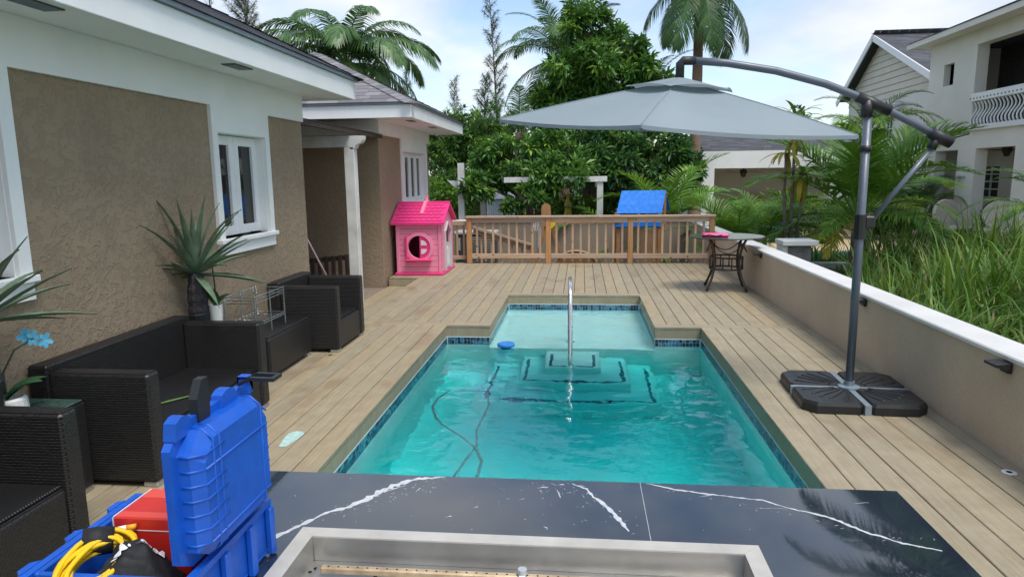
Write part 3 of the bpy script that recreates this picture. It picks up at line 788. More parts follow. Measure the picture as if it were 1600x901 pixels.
# recess between the blocks: porch roof, beam, post, dark back wall
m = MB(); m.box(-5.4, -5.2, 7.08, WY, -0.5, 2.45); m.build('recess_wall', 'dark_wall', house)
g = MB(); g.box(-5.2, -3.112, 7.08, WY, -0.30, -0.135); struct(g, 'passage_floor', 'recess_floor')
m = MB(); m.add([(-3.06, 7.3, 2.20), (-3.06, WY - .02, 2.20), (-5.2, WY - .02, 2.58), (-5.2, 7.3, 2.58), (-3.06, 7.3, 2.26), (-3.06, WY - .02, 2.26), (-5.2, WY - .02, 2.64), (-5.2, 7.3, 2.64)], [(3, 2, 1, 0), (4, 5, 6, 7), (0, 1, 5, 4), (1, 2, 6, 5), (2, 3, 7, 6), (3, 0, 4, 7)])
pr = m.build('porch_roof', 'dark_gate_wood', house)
m = MB(); shingles(m, (-3.05, 7.3, 2.262), (0, 1, 0), (-1, 0, .178), [(0, 0), (3.2, 0), (3.2, 2.1), (0, 2.1)]); tag(m.build('shingle_course', 'brown_shingle', pr), kind='stuff')
m = MB(); m.prism([(-5.2, 2.02), (-3.10, 2.02), (-3.06, 1.985), (-3.01, 2.0), (-2.99, 2.05), (-2.93, 2.07), (-2.90, 2.11), (-2.895, 2.165), (-5.2, 2.165)], 9.03, 9.17, 1); m.build('beam', 'white_weathered', house)
m = MB(); m.cbox(-3.165, -3.025, 9.03, 9.17, -0.13, 2.018, .006); m.build('post', 'white_weathered', house)

t = thing('slatted_gate', 'dark brown slatted gate in the shaded passage behind the white porch post', 'gate', (-3.6, 9.7, -0.13))
for k in range(8):
    m = MB(); x = -4.2 + k * .105; m.cbox(x, x + .06, 9.69, 9.72, -.10, .42 + .012 * k, .004); m.build('slat', 'dark_gate_wood', t)
m = MB(); m.bar((-4.25, 9.735, .37), (-3.42, 9.735, .46), .03, .07); m.build('top_rail', 'dark_gate_wood', t)
m = MB(); m.bar((-4.25, 9.735, 0.02), (-3.42, 9.735, .02), .03, .07); m.build('bottom_rail', 'dark_gate_wood', t)
t = thing('broom', 'pink handled broom with black grip leaning against the wall corner beyond the far armchair', 'broom', (-2.93, 8.0, 0))
m = MB(); m.tube([(-3.21, 7.6, 1.04), (-2.93, 8.05, .04)], .013, 8); m.build('pole', 'broom_pole', t, smooth=True)
m = MB(); m.tube([(-3.24, 7.55, 1.12), (-3.19, 7.63, .98)], .018, 8); m.build('grip', 'black_plastic', t, smooth=True)
m = MB(); m.cbox(-3.06, -2.80, 8.03, 8.09, 0.0, .07, .01); m.build('brush_head', 'black_plastic', t)
t = MB(); t.cbox(-3.22, -3.16, 7.50, 7.55, -.13, .47, .012); o = t.build('wood_board', 'wood_beige'); tag(o, 'short beige board standing at the house corner behind the broom', 'board')

# ------------------------------------------------------------------ wooden railing
FY = 12.60
fence = thing('wooden_railing', 'weathered wooden railing with square balusters across the far end of the deck', 'railing', (0.2, FY, 0))
for x in (-2.08, -0.604, 0.89, 2.34):
    m = MB(); m.cbox(x - .046, x + .046, FY - .046, FY + .046, 0, .842, .005); m.build('post', 'post_wood', fence)
px = [-2.08, -0.604, 0.89, 2.34]
m = MB(); m.cbox(-2.14, .30, FY - .075, FY + .07, .845, .882, .005); m.build('top_board', 'rail_wood', fence)
m = MB(); m.cbox(.304, 2.395, FY - .075, FY + .07, .845, .882, .005); m.build('top_board', 'rail_wood', fence)
for a, b in zip(px[:-1], px[1:]):
    m = MB(); m.cbox(a + .048, b - .048, FY - .03, FY + .008, .757, .843, .004); m.build('upper_rail', 'rail_wood', fence)
    m = MB(); m.cbox(a + .048, b - .048, FY - .034, FY + .004, .095, .183, .004); m.build('lower_rail', 'rail_wood', fence)
    n = 9
    for k in range(n):
        x = a + (b - a) * (k + 1) / (n + 1) + random.uniform(-.006, .006)
        m = MB(); m.bar((x + random.uniform(-.005, .005), FY + .029, .03), (x, FY + .029, .842), .036, .036, up=(0, 1, 0)); m.build('baluster', 'baluster_wood', fence)
m = MB(); m.cbox(-2.75, -2.128, FY + .10, FY + .14, .70, .785, .004); m.build('side_rail', 'rail_wood', fence)
m = MB(); m.cbox(-2.75, -2.128, FY + .10, FY + .14, .06, .13, .004); m.build('side_rail', 'rail_wood', fence)
for x in (-2.62, -2.48, -2.34, -2.21):
    m = MB(); m.bar((x, FY + .16, .03), (x, FY + .16, .78), .036, .036, up=(0, 1, 0)); m.build('baluster', 'baluster_wood', fence)

# ------------------------------------------------------------------ pink playhouse
ph = thing('playhouse', 'pink plastic play house with round shuttered window and grey half door', 'playhouse', (-2.67, 11.5, 0))
x0, x1, y0, y1, zh = -3.05, -2.29, 11.02, 12.02, .86
wcx, wcz, wr = -2.66, .47, .175
m = MB(); m.cbox(x0 - .03, x1 + .03, y0 - .03, y1 + .03, 0, .045, .012); m.build('base', 'pink_deep', ph)
def holed(mb, y, rad, n=32):
    circ = []; rect = []
    for k in range(n):
        a = 2 * PI * (k + .5) / n; c, s_ = math.cos(a), math.sin(a)
        circ.append((wcx + rad * c, wcz + rad * s_))
        tx = ((x1 if c > 0 else x0) - wcx) / c if abs(c) > 1e-6 else 1e9; tz = ((zh if s_ > 0 else .045) - wcz) / s_ if abs(s_) > 1e-6 else 1e9
        t_ = min(tx, tz); rect.append((wcx + t_ * c, wcz + t_ * s_))
    for cx_, cz_ in ((x0, .045), (x1, .045), (x1, zh), (x0, zh)):
        i = min(range(n), key=lambda k: (rect[k][0] - cx_) ** 2 + (rect[k][1] - cz_) ** 2); rect[i] = (cx_, cz_)
    vs = [(p[0], y, p[1]) for p in circ] + [(p[0], y, p[1]) for p in rect]
    mb.add(vs, [(k, (k + 1) % n, n + (k + 1) % n, n + k) for k in range(n)])
m = MB(); holed(m, y0 + .015, .19); holed(m, y0 + .035, .19); m.build('front_panel', 'pink_light', ph)
m = MB(); m.box(x0, x0 + .02, y0 + .036, y1, .045, zh); m.box(x0, x1, y1 - .02, y1, .045, zh); pb = m.build('rear_panel', 'pink_light', ph)
nz = 9; hz = (zh - .05) / nz
for k in range(nz):
    za, zb = .05 + k * hz + .003, .05 + (k + 1) * hz - .003
    dz = 0 if za < wcz < zb else min(abs(za - wcz), abs(zb - wcz))
    segs = [(x0 + .04, x1 - .06)]
    if dz < .21:
        ch = math.sqrt(.21 ** 2 - dz ** 2); segs = [(x0 + .04, wcx - ch), (wcx + ch, x1 - .06)]
    for (a, b) in segs:
        if b - a > .02:
            m = MB(); m.cbox(a, b, y0 + .002, y0 + .016, za, zb, .005); m.build('siding', 'pink_light', ph)
for x in (x0, x1 - .055):
    m = MB(); m.cbox(x, x + .055, y0 - .006, y0 + .03, .045, zh, .008); m.build('corner_post', 'pink_light', ph)
m = MB(); nseg = 36; pts = []
for k in range(nseg):
    a = 2 * PI * k / nseg
    for (rr, yy) in ((.245, y0 + .016), (.245, y0 - .018), (.19, y0 - .024), (.185, y0 + .03)): pts.append((wcx + rr * math.cos(a), yy, wcz + rr * math.sin(a)))
m.add(pts, [(k * 4 + j, ((k + 1) % nseg) * 4 + j, ((k + 1) % nseg) * 4 + j + 1, k * 4 + j + 1) for k in range(nseg) for j in range(3)]); m.build('window_ring', 'pink_light', ph, recalc=True)
sh_poly = [(wcx + .01, wcz - .18)] + [(wcx + .185 * math.cos(a), wcz + .185 * math.sin(a)) for a in np.linspace(-1.45, 1.45, 14)] + [(wcx + .01, wcz + .18)]
m = MB(); m.prism(sh_poly, y0 - .012, y0 + .012, 1); so_ = m.build('shutter', 'pink_deep', ph)
for sg in (1, -1):
    q = [(wcx + .035, wcz + sg * .03)] + [(wcx + .035 + .095 * math.cos(a), wcz + sg * (.03 + .085 * math.sin(a))) for a in np.linspace(0, PI / 2, 7)]
    m = MB(); m.prism(q, y0 - .017, y0 - .0125, 1); m.build('shutter_pane', 'white_label', so_)
m = MB(); m.cbox(wcx - .225, wcx - .195, y0 - .045, y0 - .02, .29, .66, .006); m.build('shutter', 'pink_deep', ph)
m = MB(); m.cbox(wcx - .22, wcx + .21, y0 - .10, y0 - .004, .245, .275, .01); m.build('window_shelf', 'pink_deep', ph)
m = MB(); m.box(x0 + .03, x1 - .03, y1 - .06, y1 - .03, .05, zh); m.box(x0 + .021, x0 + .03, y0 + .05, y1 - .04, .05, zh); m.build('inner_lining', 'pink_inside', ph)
# gable side with door (+X)
ym = (y0 + y1) / 2; zr = 1.15
dy0, dy1, dzt = ym - .21, ym + .21, .83
m = MB()
m.prism([(y0, .045), (dy0, .045), (dy0, .70), (ym, dzt), (ym, zr - .03), (y0, zh)], x1 - .03, x1, 0)
m.prism([(dy1, .045), (y1, .045), (y1, zh), (ym, zr - .03), (ym, dzt), (dy1, .70)], x1 - .03, x1, 0)
m.build('gable_panel', 'pink_light', ph, recalc=True)
for (a, b) in ((y0 + .01, dy0 - .05), (dy1 + .05, y1 - .01)):
    for k in range(nz):
        za, zb = .05 + k * hz + .003, .05 + (k + 1) * hz - .003
        m = MB(); m.cbox(x1, x1 + .010, a, b, za, zb, .004); m.build('siding', 'pink_light', ph)
m = MB()
for (p, q) in (((dy0 - .02, .05), (dy0 - .02, .71)), ((dy1 + .02, .05), (dy1 + .02, .71)), ((dy0 - .02, .70), (ym, dzt + .02)), ((dy1 + .02, .70), (ym, dzt + .02))):
    m.bar((x1 + .012, p[0], p[1]), (x1 + .012, q[0], q[1]), .03, .045, up=(1, 0, 0))
m.build('door_surround', 'playdoor_grey', ph)
dp = [(dy0, .06), (dy1, .06), (dy1, .40)] + [(ym + .205 * math.cos(a), .40 + .11 * math.sin(a)) for a in np.linspace(.2, PI - .2, 9)] + [(dy0, .40)]
m = MB(); m.prism(dp, x1 - .012, x1 + .008, 0); dr = m.build('half_door', 'playdoor_grey', ph)
m = MB(); m.prism([(ym - .14, .10), (ym + .14, .10), (ym + .14, .38), (ym, .45), (ym - .14, .38)], x1 + .008, x1 + .014, 0); m.build('door_panel', 'white_label', dr)
# roof
rt = .035
def roofslab(ya, za, yb, zb, nm):
    m = MB(); m.add([(x0 - .06, ya, za), (x1 + .07, ya, za), (x1 + .07, yb, zb), (x0 - .06, yb, zb), (x0 - .06, ya, za + rt), (x1 + .07, ya, za + rt), (x1 + .07, yb, zb + rt), (x0 - .06, yb, zb + rt)],
                    [(3, 2, 1, 0), (4, 5, 6, 7), (0, 1, 5, 4), (1, 2, 6, 5), (2, 3, 7, 6), (3, 0, 4, 7)])
    return m.build(nm, 'pink_deep', ph)
r1 = roofslab(y0 - .07, zh - .02, ym, zr, 'roof'); r2 = roofslab(y1 + .07, zh - .02, ym, zr, 'roof')
m = MB(); sl = math.hypot(ym - y0 + .07, zr - zh + .02); vy = (ym - y0 + .07) / sl; vz = (zr - zh + .02) / sl
for r_ in range(6):
    for c_ in range(9):
        xx = x0 - .03 + c_ * .092 + (.046 if r_ % 2 else 0)
        if xx + .088 > x1 + .05: continue
        b0 = .04 + r_ * (sl - .06) / 6; b1 = b0 + (sl - .06) / 6 - .006
        q = []
        for (aa, bb, h) in ((xx, b0 + .02, .010), (xx + .043, b0, .010), (xx + .086, b0 + .02, .010), (xx + .086, b1, .002), (xx, b1, .002)):
            q.append((aa, y0 - .07 + vy * bb - vz * h, zh - .02 + rt + vz * bb + vy * h))
        m.add(q, [(0, 1, 2, 3, 4)])
tag(m.build('roof_scale', 'pink_deep', r1), kind='stuff')
m = MB(); m.cbox(x0 - .06, x1 + .07, ym - .03, ym + .03, zr + .015, zr + .05, .01); m.build('ridge_cap', 'pink_deep', ph)
m = MB(); m.bar((-2.64, 11.18, 1.00), (-2.62, ym - .04, 1.22), .05, .045); m.bar((-2.62, ym - .04, 1.20), (-2.61, ym - .02, 1.30), .025, .04); m.lathe([(.0, -.03), (.03, -.02), (.03, .02), (0, .03)], 10, (-2.62, ym - .06, 1.22)); m.build('roof_vane', 'pink_light', ph)

# ------------------------------------------------------------------ cantilever parasol
um = thing('parasol', 'pale grey green cantilever parasol on a dark grey pole by the tan wall', 'parasol', (1.94, 5.0, 0))
UC = Vector((0.675, 5.0, 0)); ph0 = R(193.5); UR = 1.262
def rimz(x, y): return 1.934 - .0652 * x + .067 * y
corner = []
for k in range(6):
    a = ph0 + k * PI / 3; dx, dy = UR * math.cos(a), UR * math.sin(a); corner.append(Vector((UC.x + dx, UC.y + dy, rimz(dx, dy))))
apex = Vector((UC.x, UC.y, 2.25))
def canopy(r0, r1, n_r, n_s, lift, sagk, name, flap=0.0):
    mb = MB(); rings = []
    for i in range(n_r + 1):
        t = r0 + (r1 - r0) * i / n_r; ring = []
        for k in range(6):
            a, b = corner[k], corner[(k + 1) % 6]
            for j in range(n_s):
                s_ = j / n_s; e = a.lerp(b, s_); p = apex.lerp(e, t)
                w_ = 4 * s_ * (1 - s_)
                p = p + (apex - p).normalized() * 0 ; p.z += 0.012 * math.sin(PI * t) * (1 - w_ * .8) - sagk * w_ * t * (1.0 - .35 * t) + lift
                if flap and i == n_r: p.z += flap * w_
                pull = 1 - .025 * w_ * t
                p.x = UC.x + (p.x - UC.x) * pull; p.y = UC.y + (p.y - UC.y) * pull
                ring.append(p)
        rings.append(ring)
    n = 6 * n_s
    mb.add([p for r_ in rings for p in r_], [(i * n + j, i * n + (j + 1) % n, (i + 1) * n + (j + 1) % n, (i + 1) * n + j) for i in range(n_r) for j in range(n)])
    return mb, rings[-1]
mb, edge = canopy(.10, 1, 10, 8, 0, .03, 'canopy'); n = len(edge)
val = [Vector((p.x, p.y, p.z - .022)) for p in edge]
cn = mb.build('canopy', 'canopy_cloth', um, smooth=True)
m = MB(); m.add(edge + val, [(j, (j + 1) % n, n + (j + 1) % n, n + j) for j in range(n)]); m.build('valance', 'canopy_cloth', cn)
mb, e2 = canopy(.03, .31, 5, 8, .030, .02, 'vent', .035); mb.build('vent_flap', 'canopy_cloth', um, smooth=True)
for k in range(6):
    c = corner[k]; m = MB(); a_ = apex.lerp(c, .05) + Vector((0, 0, -.05)); m.bar(a_, c + Vector((0, 0, -.028)), .014, .022); m.build('rib', 'slate_metal', um)
    m = MB(); m.tube([apex.lerp(c, t_) + Vector((0, 0, .012 * math.sin(PI * t_) + .0015)) for t_ in np.linspace(.12, .995, 9)], .0032, 5); m.build('seam', 'canopy_seam', um)
    m = MB(); m.bar(Vector((UC.x, UC.y, 1.97)), apex.lerp(c, .48) + Vector((0, 0, -.05)), .012, .016); m.build('strut', 'slate_metal', um)
m = MB(); m.tube([(UC.x, UC.y, 1.92), (UC.x, UC.y, 2.265)], .028, 10); m.build('hub', 'black_plastic', um, smooth=True)
m = MB(); m.tube([(UC.x, UC.y, 2.25), (UC.x, UC.y, 2.365), (UC.x + .02, UC.y, 2.384), (UC.x + .10, UC.y, 2.382)], .03, 10); m.build('arm_elbow', 'black_plastic', um, smooth=True)
arm = [(UC.x + .09, 5.0, 2.382), (.99, 5.0, 2.36), (1.32, 5.0, 2.30), (1.65, 5.0, 2.205), (1.92, 5.0, 2.096), (2.17, 5.0, 1.969), (2.425, 5.0, 1.832)]
m = MB(); m.tube(arm, .026, 12); m.build('arm', 'slate_metal', um, smooth=True)
m = MB(); m.tube([(1.94, 5.0, .06), (1.94, 5.0, 2.01)], .0285, 14); m.build('pole', 'slate_metal', um, smooth=True)
m = MB(); m.tube([(1.93, 5.0, 1.98), (1.93, 5.0, 2.09)], .038, 12); m.tube([(1.86, 5.0, 2.118), (2.08, 5.0, 2.018)], .036, 12); m.build('arm_joint', 'black_plastic', um, smooth=True)
m = MB(); m.tube([(1.94, 5.0, 1.15), (1.94, 5.0, 1.32)], .04, 12); m.cbox(1.96, 2.03, 4.97, 5.03, 1.225, 1.31, .01); m.build('slide_collar', 'black_plastic', um)
m = MB(); m.tube([(1.94, 5.0, 1.75), (1.94, 5.0, 1.79)], .036, 12); m.build('pole_ring', 'black_plastic', um, smooth=True)
m = MB(); m.tube([(2.005, 5.0, 1.27), (2.39, 5.0, 1.79)], .018, 10); m.build('brace', 'slate_metal', um, smooth=True)
m = MB(); m.tube([(2.35, 5.0, 1.87), (2.49, 5.0, 1.80)], .04, 12); m.tube([(2.39, 5.0, 1.828), (2.367, 5.0, 1.76)], .03, 10); m.build('end_joint', 'black_plastic', um, smooth=True)
m = MB(); m.tube([(2.45, 5.0, 1.82), (2.60, 5.0, 1.86)], .008, 8); m.build('crank_handle', 'black_plastic', um, smooth=True)
# base: cross bars (fixed to the parasol) and four weights (loose)
m = MB()
ub = R(-3)
def rb(x, y): return (1.94 + x * math.cos(ub) - y * math.sin(ub), 5.0 + x * math.sin(ub) + y * math.cos(ub))
for (a, b) in (((-.40, 0), (.40, 0)), ((0, -.41), (0, .41))):
    p, q = rb(*a), rb(*b); m.bar((p[0], p[1], .035 if a[0] else .0352), (q[0], q[1], .035 if a[0] else .0352), .04, .07 if a[0] else .0696)
cb_ = m.build('cross_bar', 'light_metal', um)
m = MB(); m.lathe([(.075, .07), (.075, .082), (.036, .09), (.036, .12)], 16, (1.94, 5.0, 0)); m.build('base_flange', 'light_metal', um, smooth=False)
labs = ('black parasol weight slab whose corner touches the tan wall', 'black parasol weight slab nearest the pool edge beside its neighbour', 'black parasol weight slab with a white sticker on its corner', 'black parasol weight slab at the back between pole and wall')
def weight(sx, sy, label):
    t = thing('parasol_weight', label, 'weight', (*rb(sx * .212, sy * .212), 0), ub, 'black weights on the parasol base')
    # outline with a clipped outer corner
    s0, s1, c_ = -.185, .190, .08
    P = [(s0, s0), (s1 - .02, s0), (s1, s0 + .02), (s1, s1 - c_), (s1 - c_, s1), (s0 + .02, s1), (s0, s1 - .02)]
    mb = MB(); lay = [(1.0, .004), (1.0, .055), (.94, .078)]
    vs = []; k = len(P)
    for (f, z) in lay:
        for p in P: vs.append((p[0] * f * sx, p[1] * f * sy, z))
    fs = [tuple(range(k)), tuple(range(2 * k, 3 * k))] + [(i * k + j, i * k + (j + 1) % k, (i + 1) * k + (j + 1) % k, (i + 1) * k + j) for i in (0, 1) for j in range(k)]
    mb.add(vs, fs); mb.build('slab', 'black_plastic', t, w=False, recalc=True)
    for q in range(5):
        a0 = R(8 + q * 18); pts = []
        for u_ in np.linspace(.09, .33, 7):
            a1 = a0 + .5 * (u_ - .1) * (1 if q < 2 else -1 if q > 2 else 0); pts.append(((s0 + u_ * math.cos(a1)) * sx, (s0 + u_ * math.sin(a1)) * sy, .079))
        if all(abs(p[0]) < .178 and abs(p[1]) < .178 for p in pts):
            mb = MB(); mb.tube(pts, .0055, 6); mb.build('moulded_ridge', 'black_plastic', t, w=False, smooth=True)
    return t
weight(1, -1, labs[0]); weight(-1, -1, labs[1]); weight(-1, 1, labs[2]); weight(1, 1, labs[3])

# ------------------------------------------------------------------ wrought iron table with glass top
tb = thing('round_table', 'round green glass table on curved bronze iron legs beside the tan wall', 'table', (2.02, 9.75, 0))
TC = (2.02, 9.75)
m = MB(); m.lathe([(0.0, .735), (.49, .735), (.50, .740), (.50, .748), (.49, .753), (0, .753)], 40, (*TC, 0)); m.build('glass_top', 'green_glass', tb)
m = MB()
m.tube([(TC[0] + .505 * math.cos(a), TC[1] + .505 * math.sin(a), .744) for a in np.linspace(0, 2 * PI, 41)], .009, 6); m.build('top_rim', 'bronze_iron', tb, smooth=True)
for k in range(4):
    a = R(38 + 90 * k); c, s_ = math.cos(a), math.sin(a)
    prof = [(.33, .725), (.27, .62), (.235, .50), (.225, .40), (.24, .30), (.28, .18), (.34, .07), (.37, .015)]
    m = MB(); m.tube([(TC[0] + r_ * c, TC[1] + r_ * s_, z) for r_, z in prof], [.018, .018, .017, .017, .017, .017, .018, .022], 8); lg = m.build('leg', 'bronze_iron', tb, smooth=True)
    a2 = a + PI / 2; q = [(TC[0] + .27 * math.cos(a + u * PI / 2) * (1 - .0), TC[1] + .27 * math.sin(a + u * PI / 2), .66 - .13 * math.sin(PI * u)) for u in np.linspace(0, 1, 9)]
    m = MB(); m.tube(q, .007, 6); m.build('swag', 'bronze_iron', tb, smooth=True)
for z in (.46, .30):
    m = MB(); m.tube([(TC[0] + .225 * math.cos(a), TC[1] + .225 * math.sin(a), z) for a in np.linspace(0, 2 * PI, 29)], .012, 6); m.build('ring', 'bronze_iron', tb, smooth=True)
for k in range(12):
    a = R(38 + 30 * k)
    if k % 3 == 0: continue
    m = MB(); m.tube([(TC[0] + .225 * math.cos(a), TC[1] + .225 * math.sin(a), z) for z in (.30, .46)], .009, 6); m.build('spindle', 'bronze_iron', tb, smooth=True)
t = thing('pink_bag', 'flat pink pouch with dark strap lying on the round glass table', 'pouch', (1.82, 9.62, .754))
m = MB(); m.cbox(1.66, 2.00, 9.50, 9.72, .7545, .80, .018); m.build('body', 'pink_deep', t)
m = MB(); m.tube([(1.64, 9.50, .768), (1.72, 9.485, .79), (1.82, 9.48, .775), (1.90, 9.485, .785)], .009, 6); m.build('strap', 'black_plastic', t, smooth=True)

# ------------------------------------------------------------------ handrail, floating dispenser, hose
t = thing('handrail', 'polished steel handrail rising from the pool steps', 'handrail', (-.10, 6.72, -.45))
m = MB()
rp = [(-.0159 * y, y, z) for (y, z) in ((6.66, -.45), (6.68, -.2), (6.92, .40), (6.97, .45), (7.05, .485), (7.40, .50), (7.48, .47), (7.52, .40), (7.55, -.36))]
m.tube(rp, .024, 16); m.build('rail_tube', 'stainless', t, smooth=True)
m = MB(); m.lathe([(.05, 0), (.05, .012), (.026, .02)], 16, (-.106, 6.66, -.448)); m.build('flange', 'stainless', t)
m = MB(); m.lathe([(.05, 0), (.05, .012), (.026, .02)], 16, (-.120, 7.55, -.358)); m.build('flange', 'stainless', t)
t = thing('chlorine_float', 'blue floating chlorine dispenser beside the shallow ledge', 'pool float', (-.80, 7.10, WZ - .04))
m = MB(); m.lathe([(0, 0), (.055, .0), (.06, .03), (.06, .05)], 20, (-.80, 7.10, WZ - .04)); m.build('basket', 'puck_dark', t, smooth=False)
m = MB(); m.lathe([(.06, .0), (.092, .004), (.096, .02), (.088, .036), (.05, .04), (.045, .034), (0, .034)], 24, (-.80, 7.10, WZ + .012)); m.build('cap', 'puck_blue', t, smooth=False)
hp = [(-.80, 5.62), (-.97, 5.63), (-1.142, 5.60), (-1.20, 5.42), (-1.201, 5.20), (-1.12, 4.95), (-1.035, 4.80), (-.92, 4.66), (-.838, 4.56), (-.72, 4.38), (-.653, 4.18), (-.645, 3.9), (-.66, 3.5), (-.6, 3.0)]
m = MB(); m.tube([(x + .01, y, WZ - .03) for x, y in hp], .010, 8); o = m.build('pool_hose', 'hose_dark', smooth=True); tag(o, 'thin dark hose looping just under the pool surface', 'hose')
hp = [(-.80, 5.62), (-.745, 5.3), (-.75, 5.05), (-.76, 4.75), (-.715, 4.45), (-.745, 4.3), (-.785, 3.95), (-.82, 3.5), (-.80, 3.0)]
m = MB(); m.tube([(x, y, WZ - .055) for x, y in hp], .009, 8); o = m.build('vacuum_hose', 'hose_dark', smooth=True); tag(o, 'thin dark hose running straight under the pool surface and crossing the looped one', 'hose')

# ------------------------------------------------------------------ wicker furniture
def feet(t, x0, x1, y0, y1):
    for x in (x0 + .01, x1 - .09):
        for y in (y0 + .01, y1 - .09):
            m = MB(); m.cbox(x, x + .08, y, y + .08, 0, .028, .004); m.build('foot', 'foot_plastic', t)
def seat_unit(name, label, x0, x1, y0, y1, cat, arm_z=.625, back_z=.66, seat_z=.30, at=.105):
    t = thing(name, label, cat, ((x0 + x1) / 2, (y0 + y1) / 2, 0))
    m = MB(); m.cbox(x0, x0 + .12, y0, y1, .028, back_z, .014); m.build('backrest', 'black_wicker', t)
    m = MB(); m.cbox(x0 + .121, x1, y0, y0 + at, .028, arm_z, .014); m.build('arm', 'black_wicker', t)
    m = MB(); m.cbox(x0 + .121, x1, y1 - at, y1, .028, arm_z, .014); m.build('arm', 'black_wicker', t)
    m = MB(); m.cbox(x0 + .121, x1 - .012, y0 + at + .001, y1 - at - .001, .028, seat_z - .012, .014); m.build('seat_base', 'black_wicker', t)
    m = MB(); m.cbox(x0 + .125, x1 - .03, y0 + at + .006, y1 - at - .006, seat_z - .011, seat_z + .004, .006); m.build('seat', 'black_wicker_strips', t)
    feet(t, x0, x1, y0, y1)
    return t
seat_unit('wicker_armchair', 'black wicker armchair beside the glass side table with the blue orchid', -2.915, -2.24, 2.00, 2.72, 'armchair')
seat_unit('wicker_loveseat', 'long black wicker loveseat with a fallen green leaf on its seat', -2.915, -2.235, 3.21, 4.55, 'loveseat')
seat_unit('wicker_armchair', 'black wicker armchair at the end of the row near the wall corner and broom', -2.915, -2.25, 6.02, 6.80, 'armchair')
def side_table(label, x0, x1, y0, y1, z):
    t = thing('side_table', label, 'side table', ((x0 + x1) / 2, (y0 + y1) / 2, 0))
    m = MB(); m.cbox(x0, x1, y0, y1, .028, z - .01, .012); m.build('wicker_body', 'black_wicker', t)
    m = MB(); m.cbox(x0 + .01, x1 - .01, y0 + .01, y1 - .01, z - .009, z, .003); m.build('glass_top', 'green_glass', t)
    feet(t, x0, x1, y0, y1); return t
side_table('small black wicker side table with glass top holding the blue orchid', -2.915, -2.57, 2.74, 3.18, .50)
side_table('small black wicker side table holding the large spiky plant', -2.915, -2.50, 4.57, 5.05, .44)
t = thing('wicker_ottoman', 'low black wicker ottoman table with a wire rack standing on it', 'ottoman', (-2.68, 5.5, 0))
m = MB(); m.cbox(-2.87, -2.49, 5.12, 5.97, .028, .345, .014); m.build('wicker_body', 'black_wicker', t)
m = MB(); m.cbox(-2.86, -2.505, 5.135, 5.955, .3455, .358, .004); m.build('top', 'black_wicker_strips', t); feet(t, -2.87, -2.49, 5.12, 5.97)
# wire rack
t = thing('wire_rack', 'chrome wire basket rack standing on the wicker ottoman table', 'rack', (-2.7, 5.4, .36))
def wire(pts, r=.0035, nm='wire'):
    m = MB(); m.tube(pts, r, 5); m.build(nm, 'chrome_wire', t)
rx0, rx1, ry0, ry1 = -2.855, -2.60, 5.14, 5.68
for z in (.68, .655, .63, .46, .44):
    wire([(rx0, ry0, z), (rx1, ry0, z)]); wire([(rx0, ry1, z), (rx1, ry1, z)]); wire([(rx0, ry0, z), (rx0, ry1, z)]); wire([(rx1, ry0, z), (rx1, ry1, z)])
for (x, y) in ((rx0, ry0), (rx1, ry0), (rx0, ry1), (rx1, ry1), (rx1, 5.41), (rx0, 5.41)):
    wire([(x, y, .361), (x, y, .69)], .006, 'upright')
for k in range(9): wire([(rx0, ry0 + .06 * k + .02, .44), (rx1, ry0 + .06 * k + .02, .44)])

# ------------------------------------------------------------------ plants and pots on the furniture
def agave(name, label, base, zb, nleaf, L, seed, pot=True):
    rn = random.Random(seed); t = thing(name, label, 'plant', base)
    bx, by, bz = base
    if pot:
        m = MB(); m.lathe([(0, 0), (.055, 0), (.068, .10), (.075, .20), (.070, .21), (0, .20)], 18, base); m.build('pot', 'black_plastic', t, smooth=False)
    m = MB(); pr = [(0, .18)]; k = 0
    for z in np.linspace(.19, zb - bz, 9):
        pr.append((.066 + (.006 if k % 2 else 0) - .03 * max(0, (z - .36) / .2), z)); k += 1
    pr.append((0, zb - bz)); m.lathe(pr, 12, base); m.build('trunk', 'trunk_weave', t)
    for i in range(nleaf):
        az = i * 2.399 + rn.uniform(-.2, .2); el = R(rn.uniform(78, 60) if i < nleaf * .3 else rn.uniform(55, 18) if i < nleaf * .8 else rn.uniform(15, -12)); ln = L * rn.uniform(.75, 1.1)
        if math.cos(az) < -.15: ln *= max(.30, min(1, .20 / max(.01, math.cos(el) * -math.cos(az) * L)))
        vs = []; p = Vector((bx, by, zb - .02)); ang = el; n = 9; seg = ln / n
        sd = Vector((-math.sin(az), math.cos(az), 0)); bend = rn.uniform(.25, .7) * (1.6 if i % 6 == 0 else 1)
        for k in range(n + 1):
            u = k / n; d = Vector((math.cos(az) * math.cos(ang), math.sin(az) * math.cos(ang), math.sin(ang))); nn = d.cross(sd).normalized()
            if nn.z < 0: nn = -nn
            w_ = .026 * (math.sin(PI * min(1, u * .75 + .22)) ** .8) * (1 - u ** 4) + .0015
            vs += [p + sd * w_ + nn * w_ * .45, p - nn * .004, p - sd * w_ + nn * w_ * .45]
            p = p + d * seg; ang -= bend / n * (.3 + 1.6 * u * u)
        fs = []
        for k in range(n):
            for j in (0, 1): fs.append((k * 3 + j, k * 3 + j + 1, k * 3 + 4 + j, k * 3 + 3 + j))
        m = MB(); m.add(vs, fs); m.build('leaf', 'agave_leaf', t, smooth=True)
    return t
agave('spiky_plant', 'large artificial spiky plant in a dark pot between loveseat and wire rack', (-2.80, 4.68, .442), .95, 36, .60, 5)
agave('spiky_plant', 'spiky grey green plant beside the blue orchid in front of the white window frame', (-2.76, 2.80, .502), 1.0, 20, .58, 8)
t = thing('orchid_pot', 'small white pot with one broad leaf and a bare stem beside the dark plant pot', 'potted plant', (-2.70, 4.74, .441))
